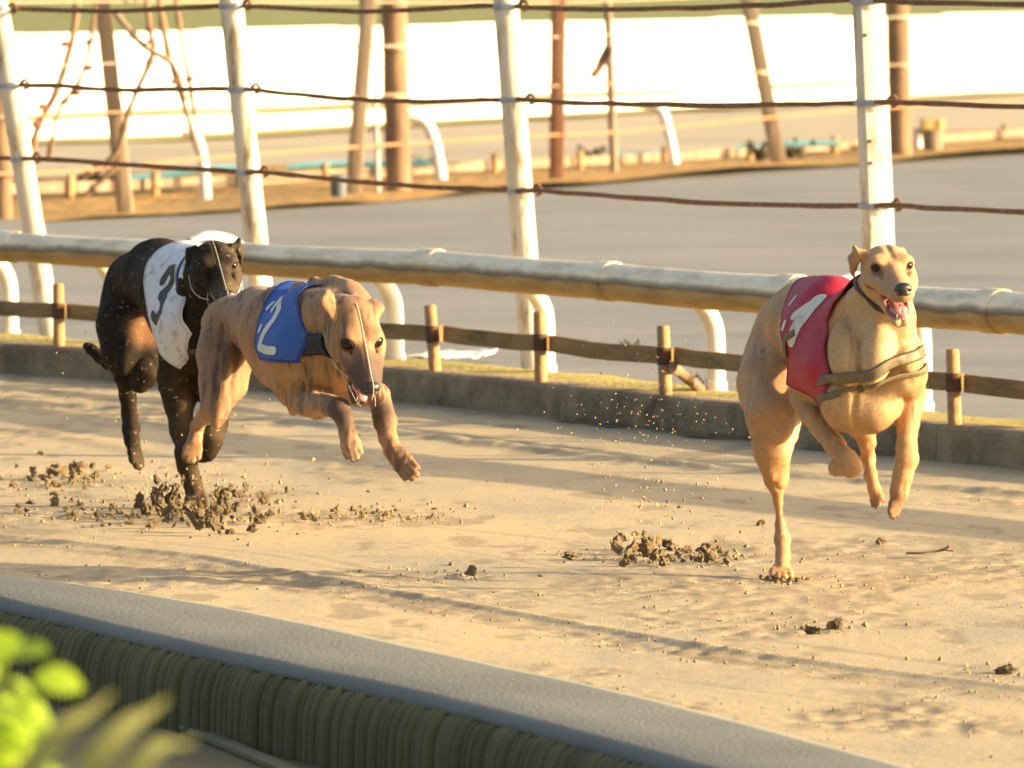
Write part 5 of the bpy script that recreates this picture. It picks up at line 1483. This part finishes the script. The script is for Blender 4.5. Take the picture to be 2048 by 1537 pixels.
    # jacket
    h = unit(np.array([1715 - 1560, 0, 0]) * 0); h = unit((D(1715, 700, 19.70) - D(1560, 700, 20.22)) * [1, 1, 0]); o = D(1560, 700, 20.22)
    lat = np.array([h[1], -h[0], 0])
    def reg(V):
        a = (V - o) @ h; z = V[:, 2]; q = (V - o) @ lat
        back = np.interp(z, [0.45, 0.55, 0.584, 0.641, 0.678, 0.707, 0.731, 0.76], [0.38, 0.39, 0.382, 0.353, 0.29, 0.27, 0.24, 0.24])
        fr = np.interp(z, [0.438, 0.509, 0.555, 0.599, 0.649, 0.691, 0.719, 0.75], [0.594, 0.632, 0.603, 0.576, 0.556, 0.573, 0.61, 0.62])
        hem = np.interp(a, [0.36, 0.60], [0.490, 0.437])
        return np.minimum(np.minimum(a - back, fr - a), z - hem)
    J = torso.clone()
    J.cone(D(1650, 735, 19.76), D(1616, 775, 19.86), 0.062, 0.052, 0.03); J.cone(D(1612, 700, 19.92), D(1608, 765, 19.88), 0.060, 0.050, 0.03)
    M_RED = cloth_mat('red_cloth', (0.36, 0.008, 0.028), (0.20, 0.03, 0.035), 0.50, 0.2, 9)
    jk = jacket(J, body, reg, M_RED)
    hem_of(J, jk, reg, cloth_mat('dark_red_hem', (0.20, 0.006, 0.02)))
    M_WHITE = cloth_mat('white_print', (0.62, 0.60, 0.55), (0.35, 0.30, 0.22), 0.5, 0.2)
    def one(V):
        a = (V - o) @ h; z = V[:, 2]; q = (V - o) @ lat
        m = stroke(a, z, [(0.425, 0.595), (0.455, 0.69)], 0.017)
        m = np.maximum(m, stroke(a, z, [(0.415, 0.655), (0.455, 0.69)], 0.012))
        return np.where(np.abs(q) > 0.03, m, -1)
    for sg in (1, -1): print_on(J, jk, lambda V, sg=sg: np.where(sg * ((V - o) @ lat) > 0.02, one(V), -1), M_WHITE)
    for a0, z0 in ((0.355, 0.688), (0.38, 0.628)):
        def dot(V, a0=a0, z0=z0): return np.where((V - o) @ lat > 0.02, stroke((V - o) @ h, V[:, 2], [(a0, z0 - 0.006), (a0 + 0.004, z0 + 0.008)], 0.007), -1)
        print_on(J, jk, dot, M_WHITE, name='care_label')
    M_STRAP = cloth_mat('olive_strap', (0.12, 0.095, 0.05), (0.20, 0.15, 0.07), 0.45, 0.2, 40)
    strap(J, jk, 'elastic_loop', [D(1563, 716, 19.8), D(1560, 695, 19.8), D(1572, 678, 19.8), D(1600, 668, 19.78)], 0.009, M_STRAP, 0.014)
    strap(chest, body, 'chest_strap', [D(1640, 752, 19.70), D(1668, 764, 19.5), D(1722, 760, 19.45), D(1775, 745, 19.45), D(1820, 722, 19.48), D(1850, 700, 19.60)], 0.014, M_STRAP, 0.005, t=0.0015)
    strap(chest, body, 'belly_strap', [D(1642, 790, 19.70), D(1675, 808, 19.52), D(1722, 814, 19.48), D(1775, 800, 19.48), D(1820, 770, 19.50), D(1855, 730, 19.60)], 0.009, M_STRAP, 0.005, t=0.0015)
    # collar
    cp = [D(1716, 562, 19.60), D(1722, 590, 19.53), D(1742, 617, 19.50), D(1768, 640, 19.47), D(1795, 656, 19.46), D(1812, 650, 19.48)]
    c = strap(F, body, 'collar', cp, 0.0065, M_LEATHER, 0.003)
    return root

# ------------------------------------------------------------------ blue jacket, trap two
def blue_dog():
    SEED = 1.7
    D = P
    root = empty('greyhound', (D(560, 1060, 21.5)[0], 21.5, 0), 'brindled fawn greyhound in the blue jacket, head low, leaping in the middle of the three', 'dog', 'racing greyhounds')
    H = Frame(D(714, 664, 21.17), (0.26, -0.70, -0.69), (0.95, 0.33, 0.03), 1.12)
    pts = np.array([D(395, 545, 22.25), D(832, 960, 20.95), D(395, 960, 22.25), D(780, 545, 20.95)])
    F = grid_for(pts, 0.05, (H.o + 0.04 * H.f, 0.14, 0.0028))
    F.cone(D(466, 652, 21.98), D(520, 636, 21.80), 0.074, 0.076, 0.03)
    F.cone(D(520, 640, 21.80), D(572, 662, 21.60), 0.082, 0.118, 0.03)
    F.cone(D(572, 665, 21.60), D(622, 705, 21.42), 0.118, 0.110, 0.03)
    F.cone(D(575, 735, 21.58), D(606, 765, 21.46), 0.070, 0.078, 0.03)
    F.cone(D(520, 672, 21.80), D(560, 720, 21.62), 0.055, 0.070, 0.03)
    F.cone(D(622, 640, 21.44), D(664, 640, 21.34), 0.085, 0.080, 0.03)
    F.cone(D(640, 720, 21.36), D(690, 735, 21.34), 0.070, 0.062, 0.03)
    torso = F.clone()
    F.muscle(D(598, 578, 21.50), D(612, 660, 21.40), 0.040, 0.006)
    F.muscle(D(630, 568, 21.48), D(662, 640, 21.34), 0.033, 0.005)
    F.muscle(D(658, 574, 21.46), D(722, 612, 21.28), 0.044, 0.006)
    F.muscle(D(700, 585, 21.38), D(732, 640, 21.26), 0.036, 0.010)
    F.cone(D(660, 640, 21.34), D(700, 640, 21.23), 0.072, 0.064, 0.02)
    F.cone(D(655, 665, 21.33), D(690, 690, 21.24), 0.058, 0.042, 0.02)
    F.cone(D(610, 640, 21.38), D(640, 705, 21.34), 0.040, 0.046, 0.02)
    F.cone(D(620, 590, 21.40), D(640, 680, 21.27), 0.004, 0.003, 0.016, 's')
    F.cone(D(655, 590, 21.36), D(668, 640, 21.24), 0.004, 0.003, 0.016, 's')
    F.cone(D(690, 580, 21.33), D(712, 612, 21.22), 0.004, 0.003, 0.014, 's')
    F.cone(D(690, 610, 21.36), D(722, 640, 21.24), 0.056, 0.048, 0.02)
    # hind leg
    F.chain([(D(462, 655, 21.96), 0.080), (D(450, 710, 21.90), 0.068), (D(442, 765, 21.84), 0.055), (D(424, 822, 21.76), 0.030)], 0.03)
    F.muscle(D(440, 640, 22.0), D(424, 790, 21.86), 0.030, 0.012)
    F.muscle(D(470, 660, 21.88), D(436, 830, 21.74), 0.040, 0.016)
    F.cone(D(448, 650, 21.86), D(428, 790, 21.74), 0.004, 0.003, 0.016, 's')
    F.cone(D(478, 660, 21.84), D(458, 790, 21.74), 0.004, 0.003, 0.016, 's')
    F.cone(D(476, 730, 21.90), D(450, 800, 21.84), 0.034, 0.026, 0.02)
    F.chain([(D(422, 824, 21.77), 0.026), (D(404, 838, 21.92), 0.020), (D(394, 852, 22.02), 0.018), (D(392, 872, 22.00), 0.017)], 0.012)
    hp = (D(390, 872, 22.00), D(381, 922, 21.94))
    paw(F, hp[0], hp[1], Rt, 0.012, 0.0125)
    F.chain([(D(472, 690, 22.05), 0.065), (D(462, 770, 22.06), 0.040), (D(452, 800, 22.12), 0.022), (D(432, 812, 22.2), 0.016)], 0.02)
    # near foreleg
    F.chain([(D(640, 680, 21.36), 0.060), (D(624, 735, 21.36), 0.050), (D(601, 798, 21.40), 0.036)], 0.016)
    F.cone(D(592, 812, 21.42), D(586, 822, 21.42), 0.022, 0.012, 0.01)
    F.chain([(D(600, 806, 21.40), 0.034), (D(630, 810, 21.32), 0.038), (D(660, 812, 21.23), 0.028), (D(678, 818, 21.18), 0.0275), (D(690, 840, 21.16), 0.022), (D(694, 862, 21.14), 0.019)], 0.012)
    np_ = (D(693, 860, 21.14), D(709, 916, 21.10))
    paw(F, np_[0], np_[1], Rt + 0.15 * Up, 0.0125, 0.0125, 0.004)
    F.cone(D(606, 728, 21.30), D(622, 778, 21.29), 0.010, 0.012, 0.012, 's')
    F.cone(D(648, 722, 21.27), D(642, 790, 21.30), 0.008, 0.010, 0.014, 's')
    # far foreleg
    F.chain([(D(694, 720, 21.32), 0.062), (D(680, 770, 21.40), 0.044), (D(720, 785, 21.36), 0.034), (D(756, 792, 21.30), 0.0285), (D(770, 842, 21.22), 0.0255), (D(776, 876, 21.16), 0.0215), (D(786, 902, 21.12), 0.021)], 0.014)
    fp = (D(784, 900, 21.12), D(826, 950, 21.03))
    paw(F, fp[0], fp[1], Rt * 0.7 + 0.7 * Up + 0.2 * Fw, 0.0145, 0.013, 0.006)
    head(F, H, 1.15, 1.15, 1.16, wrinkle=1.5, es=1.5)
    k = H.k
    F.chain([(H(-0.046, -0.034, 0.018), 0.020 * k), (H(-0.058, -0.062, 0.026), 0.022 * k), (H(-0.050, -0.092, 0.030), 0.016 * k)], 0.006, side=H.f * 0.2 + H.u * 0.8 + 0.3 * H.r, f=0.45)
    F.ell(H(-0.055, -0.066, 0.040), H.ax, (0.012 * k, 0.020 * k, 0.009 * k), 0.006, 's')
    F.chain([(H(0.044, -0.036, 0.020), 0.018 * k), (H(0.060, -0.058, 0.022), 0.017 * k), (H(0.062, -0.084, 0.012), 0.011 * k)], 0.006, side=H.u + 0.3 * H.r, f=0.42)
    for t in (0.0, 0.5, 1.0):
        F.cone(D(656 + 8 * t, 660 + 22 * t, 21.24), D(664 + 4 * t, 716 + 8 * t, 21.22), 0.003, 0.003, 0.010, 's')
    V, Q = F.surface(0, 1); V = sinew(V, Q, H, 1.9, SEED)
    l = H.local(V); inh = np.clip((0.20 - np.linalg.norm(l - [0, 0.05, -0.02], axis=1)) / 0.04, 0, 1)
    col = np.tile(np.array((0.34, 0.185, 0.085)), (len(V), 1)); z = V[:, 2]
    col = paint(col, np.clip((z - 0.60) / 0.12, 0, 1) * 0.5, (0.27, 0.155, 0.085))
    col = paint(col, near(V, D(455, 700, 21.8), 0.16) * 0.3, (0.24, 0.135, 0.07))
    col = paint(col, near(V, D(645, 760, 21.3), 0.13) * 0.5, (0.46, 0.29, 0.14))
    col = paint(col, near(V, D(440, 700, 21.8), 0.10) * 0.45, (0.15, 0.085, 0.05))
    col = paint(col, near(V, D(706, 905, 21.1), 0.06) * 0.45, (0.40, 0.27, 0.17))
    col = paint(col, near(V, D(820, 945, 21.05), 0.05) * 0.55, (0.16, 0.09, 0.05))
    col = paint(col, inh * np.clip((l[:, 1] - 0.050) / 0.05, 0, 1) * 0.92, (0.075, 0.050, 0.038))
    col = paint(col, inh * np.clip((l[:, 2] - 0.015) / 0.02, 0, 1) * 0.45, (0.20, 0.115, 0.06))
    for s in (-1, 1):
        col = paint(col, near(l, (s * 0.038, 0.052, 0.010), 0.020) * 0.85, (0.07, 0.04, 0.025))
    col = paint(col, near(l, (-0.055, -0.066, 0.034), 0.028) * 0.7, (0.55, 0.25, 0.10))
    mi = (l[:, 1] > 0.045) & (l[:, 1] < 0.15) & (np.abs(l[:, 0]) < 0.026) & (l[:, 2] < -0.048) & (l[:, 2] > -0.105)
    col = paint(col, mi * np.clip((0.016 - np.abs(l[:, 2] + 0.053 + 0.2 * (l[:, 1] - 0.04))) / 0.006, 0, 1), (0.16, 0.06, 0.05))
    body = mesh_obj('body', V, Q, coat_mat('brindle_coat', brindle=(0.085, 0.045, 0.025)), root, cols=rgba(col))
    fur(body, H, coat_mat('brindle_hair', brindle=(0.085, 0.045, 0.025), bumpy=False), 90000, 0.006, (-0.35, 0.6, -0.75))
    add_face(body, H, 1.15, 1.42)
    claws(body, np_[0], np_[1], Rt + 0.15 * Up, 0.0125, 0.0125, 0.004); claws(body, fp[0], fp[1], Rt * 0.7 + 0.7 * Up + 0.2 * Fw, 0.0145, 0.013, 0.006)
    h = unit((D(622, 700, 21.42) - D(466, 700, 21.98)) * [1, 1, 0]); o = D(466, 700, 21.98); lat = np.array([h[1], -h[0], 0])
    J = torso.clone()
    def reg(V):
        a = (V - o) @ h; z = V[:, 2]
        back = np.interp(z, BLUE_Z, BLUE_B); fr = np.interp(z, BLUE_Z, BLUE_F)
        hem = 0.462 + 0.0 * a
        return np.minimum(np.minimum(a - back, fr - a), z - hem)
    jk = jacket(J, body, reg, cloth_mat('blue_cloth', (0.022, 0.085, 0.36), (0.05, 0.10, 0.20), 0.5, 0.25, 9))
    hem_of(J, jk, reg, cloth_mat('navy_hem', (0.012, 0.035, 0.20)))
    M_WHITE = cloth_mat('white_number', (0.62, 0.62, 0.60), (0.30, 0.30, 0.28), 0.55, 0.2)
    def two(V):
        a = (V - o) @ h; z = V[:, 2]; q = (V - o) @ lat
        m = stroke(a, z, BLUE_2, 0.011)
        return np.where(np.abs(q) > 0.03, m, -1)
    for sg in (1, -1): print_on(J, jk, lambda V, sg=sg: np.where(sg * ((V - o) @ lat) > 0.02, two(V), -1), M_WHITE)
    for a0, z0 in BLUE_L:
        def dot(V, a0=a0, z0=z0): return np.where((V - o) @ lat > 0.02, stroke((V - o) @ h, V[:, 2], [(a0, z0 - 0.006), (a0 + 0.003, z0 + 0.007)], 0.006), -1)
        print_on(J, jk, dot, M_WHITE, name='care_label')
    M_NAVY = simple_mat('navy_webbing', (0.012, 0.014, 0.03), 0.6)
    strap(F, body, 'chest_strap', [D(600, 690, 21.3), D(620, 696, 21.24), D(645, 706, 21.2), D(668, 716, 21.2)], 0.030, M_NAVY, 0.004)
    muzzle(body, F, H)
    return root
BLUE_Z = [0.42, 0.47, 0.50, 0.54, 0.597, 0.64, 0.66]; BLUE_B = [0.54, 0.535, 0.51, 0.508, 0.494, 0.468, 0.44]; BLUE_F = [0.71, 0.711, 0.719, 0.728, 0.69, 0.64, 0.62]
BLUE_2 = [(0.548, 0.598), (0.552, 0.618), (0.570, 0.620), (0.590, 0.598), (0.585, 0.570), (0.560, 0.535), (0.545, 0.498), (0.590, 0.492), (0.635, 0.492)]; BLUE_L = [(0.513, 0.604), (0.528, 0.545)]

def muzzle(body, F, H, col=None):
    """light wire racing muzzle: rings round the snout and a strap up the face"""
    k = H.k
    def loop(y, z0, rx, rz, n=16, a0=0, a1=2 * math.pi):
        return [H(rx * math.cos(a0 + (a1 - a0) * i / n), y, z0 + rz * math.sin(a0 + (a1 - a0) * i / n)) for i in range(n + 1)]
    M = MB()
    M.tube(loop(0.095, -0.050, 0.040, 0.044), 0.0008, 5, caps=False)
    for an in (0.5, 1.57, 2.64, 3.9, 5.5):
        M.tube([H(0.040 * math.cos(an), 0.095, -0.050 + 0.044 * math.sin(an)), H(0.034 * math.cos(an), 0.14, -0.053 + 0.038 * math.sin(an)), H(0.024 * math.cos(an), 0.166, -0.056 + 0.030 * math.sin(an))], 0.0008, 5)
    M.tube([H(0, 0.176, -0.045), H(0, 0.176, -0.026), H(0, 0.165, -0.010)] + [project(F, H(0, y, 0.02 + 0.03 * (0.15 - y) / 0.2), 0.0025)[0] for y in np.linspace(0.145, -0.045, 16)], 0.0010, 5)
    for s in (-1, 1):
        M.tube(smooth_path([H(s * 0.036, 0.095, -0.052), H(s * 0.052, 0.05, -0.060), H(s * 0.062, 0.0, -0.056), H(s * 0.060, -0.05, -0.04)], 5), 0.0014, 5)
    M.build('wire_muzzle', M_WIRE, body)

# ------------------------------------------------------------------ white jacket, trap three
def black_dog():
    SEED = 3.1
    D = P
    root = empty('greyhound', (D(350, 1020, 22.6)[0], 22.6, 0), 'black greyhound in the white jacket marked 3, flecked with mud, last of the three', 'dog', 'racing greyhounds')
    H = Frame(D(432, 530, 22.25), (0.20, -0.93, -0.30), (1, 0.21, 0.10), 1.12)
    pts = np.array([D(165, 475, 23.35), D(500, 1020, 22.1), D(165, 1020, 23.35), D(500, 475, 22.1)])
    F = grid_for(pts, 0.05, (H.o + 0.04 * H.f, 0.14, 0.0030))
    F.cone(D(272, 565, 23.08), D(318, 548, 22.90), 0.088, 0.092, 0.03)
    F.cone(D(318, 552, 22.90), D(368, 585, 22.66), 0.098, 0.122, 0.03)
    F.cone(D(368, 590, 22.66), D(398, 650, 22.50), 0.122, 0.112, 0.03)
    F.cone(D(368, 645, 22.62), D(385, 690, 22.50), 0.088, 0.080, 0.03)
    F.cone(D(370, 555, 22.66), D(420, 560, 22.42), 0.088, 0.076, 0.03)
    F.cone(D(400, 640, 22.44), D(430, 670, 22.42), 0.090, 0.075, 0.03)
    torso = F.clone()
    F.cone(D(410, 575, 22.42), D(432, 545, 22.30), 0.074, 0.060, 0.03)
    F.muscle(D(398, 580, 22.38), D(392, 710, 22.40), 0.040, 0.010)
    F.muscle(D(430, 600, 22.34), D(425, 715, 22.38), 0.040, 0.010)
    # hind leg trailing
    F.chain([(D(262, 610, 23.06), 0.084), (D(248, 655, 23.00), 0.072), (D(241, 705, 22.96), 0.050), (D(247, 752, 22.97), 0.027)], 0.03)
    F.muscle(D(224, 590, 23.08), D(218, 690, 23.0), 0.032, 0.012)
    F.muscle(D(282, 590, 23.0), D(250, 730, 22.90), 0.042, 0.014)
    F.chain([(D(247, 752, 22.97), 0.025), (D(255, 792, 23.02), 0.0235), (D(261, 830, 23.04), 0.023), (D(263, 858, 23.02), 0.025), (D(264, 882, 23.0), 0.022)], 0.012)
    hp = (D(264, 880, 23.0), D(276, 934, 22.95))
    paw(F, hp[0], hp[1], Rt * 0.5 + Fw * 0.8, 0.0125, 0.012)
    # other hind leg
    F.chain([(D(305, 620, 23.02), 0.078), (D(300, 690, 22.98), 0.056), (D(290, 745, 22.92), 0.042), (D(280, 770, 22.92), 0.026)], 0.025)
    F.cone(D(280, 768, 22.93), D(268, 752, 23.10), 0.022, 0.016, 0.01)
    F.cone(D(268, 752, 23.10), D(262, 790, 23.2), 0.015, 0.015, 0.01)
    F.chain([(D(236, 690, 23.16), 0.022), (D(216, 728, 23.20), 0.016), (D(200, 716, 23.22), 0.0145), (D(184, 700, 23.24), 0.0125), (D(173, 693, 23.26), 0.010)], 0.01)   # tail
    # foreleg on the ground
    F.chain([(D(360, 700, 22.54), 0.062), (D(352, 760, 22.58), 0.050), (D(360, 800, 22.58), 0.042), (D(364, 860, 22.54), 0.030), (D(369, 905, 22.52), 0.025), (D(375, 930, 22.52), 0.027), (D(385, 965, 22.52), 0.0235), (D(390, 985, 22.51), 0.024)], 0.02)
    paw(F, D(390, 982, 22.51), D(394, 1014, 22.44), Rt, 0.0145, 0.016)
    # other foreleg, folded
    F.chain([(D(430, 700, 22.44), 0.062), (D(430, 760, 22.56), 0.050), (D(434, 800, 22.58), 0.042), (D(430, 850, 22.50), 0.030), (D(424, 880, 22.45), 0.026), (D(416, 905, 22.45), 0.024)], 0.02)
    paw(F, D(418, 900, 22.45), D(404, 922, 22.50), Rt + 0.3 * Fw, 0.0135, 0.011)
    head(F, H, 0.25)
    k = H.k
    F.chain([(H(0.040, -0.030, 0.028), 0.019 * k), (H(0.060, -0.036, 0.030), 0.019 * k), (H(0.069, -0.042, 0.008), 0.018 * k), (H(0.068, -0.046, -0.016), 0.011 * k)], 0.006, side=H.r - 0.4 * H.u, f=0.36)
    F.chain([(H(-0.042, -0.040, 0.022), 0.019 * k), (H(-0.058, -0.055, 0.012), 0.018 * k), (H(-0.060, -0.070, -0.015), 0.012 * k)], 0.006, side=H.r, f=0.40)
    V, Q = F.surface(0, 1); V = sinew(V, Q, H, 1.9, SEED)
    l = H.local(V); inh = np.clip((0.20 - np.linalg.norm(l - [0, 0.05, -0.02], axis=1)) / 0.04, 0, 1)
    col = np.tile(np.array((0.026, 0.019, 0.0135)), (len(V), 1)); z = V[:, 2]
    mud = np.clip((0.30 - z) / 0.25, 0, 1) * 0.45 + near(V, D(405, 800, 22.5), 0.16) * 0.35
    col = paint(col, mud * (0.6 + 1.2 * vnoise3(V, 14)), (0.17, 0.11, 0.05))
    col = paint(col, inh * np.clip((l[:, 0] + 0.01) / 0.05, 0, 1) * 0.45, (0.10, 0.075, 0.05))
    col = paint(col, inh * np.clip((l[:, 1] - 0.09) / 0.05, 0, 1) * 0.45, (0.15, 0.11, 0.065))
    col = paint(col, near(V, D(286, 660, 22.93), 0.07) * 0.8, (0.24, 0.12, 0.06))
    col = paint(col, inh * near(l, (0.0, 0.12, -0.070), 0.025) * 0.8, (0.36, 0.17, 0.09))
    body = mesh_obj('body', V, Q, coat_mat('black_coat', rough=0.7, sheen=0.0, spec=0.07, specks=(0.24, 0.18, 0.10), speck_amt=0.045, var=0.35), root, cols=rgba(col))
    fur(body, H, coat_mat('black_hair', rough=0.7, sheen=0.0, spec=0.07, specks=(0.22, 0.16, 0.09), speck_amt=0.02, var=0.3, bumpy=False), 60000, 0.006, (-0.35, 0.6, -0.75))
    add_face(body, H, 0.25)
    claws(body, hp[0], hp[1], Rt * 0.5 + Fw * 0.8, 0.0125, 0.012)
    h = unit((D(398, 650, 22.50) - D(272, 565, 23.08)) * [1, 1, 0]); o = D(272, 565, 23.08); lat = np.array([h[1], -h[0], 0])
    J = torso.clone()
    J.cone(D(352, 690, 22.58), D(352, 735, 22.56), 0.060, 0.045, 0.03)
    def reg(V):
        a = (V - o) @ h; z = V[:, 2]
        back = np.interp(z, BLK_ZB, BLK_B); fr = np.interp(z, BLK_ZF, BLK_F)
        hem = np.interp(a, BLK_A, BLK_H)
        return np.minimum(np.minimum(a - back, fr - a), z - hem)
    jk = jacket(J, body, reg, cloth_mat('white_cloth', (0.64, 0.64, 0.68), (0.30, 0.23, 0.16), 0.53, 0.12, 34))
    hem_of(J, jk, reg, cloth_mat('pale_hem', (0.50, 0.50, 0.54), (0.30, 0.23, 0.16), 0.5, 0.15, 34))
    M_BLACK = simple_mat('black_print', (0.02, 0.02, 0.02), 0.6)
    def three(V):
        a = (V - o) @ h; z = V[:, 2]; q = (V - o) @ lat
        return np.where(np.abs(q) > 0.03, stroke(a, z, BLK_3, 0.0145), -1)
    for sg in (1, -1): print_on(J, jk, lambda V, sg=sg: np.where(sg * ((V - o) @ lat) > 0.02, three(V), -1), M_BLACK)
    M_NAVY = simple_mat('navy_lining', (0.012, 0.02, 0.12), 0.6)
    strap(torso, body, 'jacket_lining', [D(372, 505, 22.42), D(364, 530, 22.42), D(362, 560, 22.42), D(368, 572, 22.4)], 0.012, M_NAVY, 0.012)
    strap(F, body, 'chest_strap', [D(368, 712, 22.35), D(385, 719, 22.3), D(410, 721, 22.3), D(440, 715, 22.3)], 0.010, simple_mat('dark_webbing', (0.05, 0.03, 0.02)), 0.004)
    muzzle(body, F, H)
    return root
BLK_ZB = [0.41, 0.428, 0.466, 0.547, 0.613, 0.657, 0.702, 0.73]; BLK_B = [0.60, 0.578, 0.575, 0.527, 0.492, 0.472, 0.451, 0.46]; BLK_ZF = [0.39, 0.428, 0.487, 0.562, 0.652, 0.696, 0.725]; BLK_F = [0.66, 0.706, 0.751, 0.736, 0.72, 0.687, 0.66]; BLK_A = [0.57, 0.62, 0.65, 0.72]; BLK_H = [0.43, 0.41, 0.387, 0.43]
BLK_3 = [(0.578, 0.628), (0.600, 0.655), (0.630, 0.661), (0.642, 0.635), (0.622, 0.605), (0.598, 0.590), (0.628, 0.577), (0.640, 0.548), (0.615, 0.520), (0.580, 0.532)]
red_dog(); blue_dog(); black_dog()
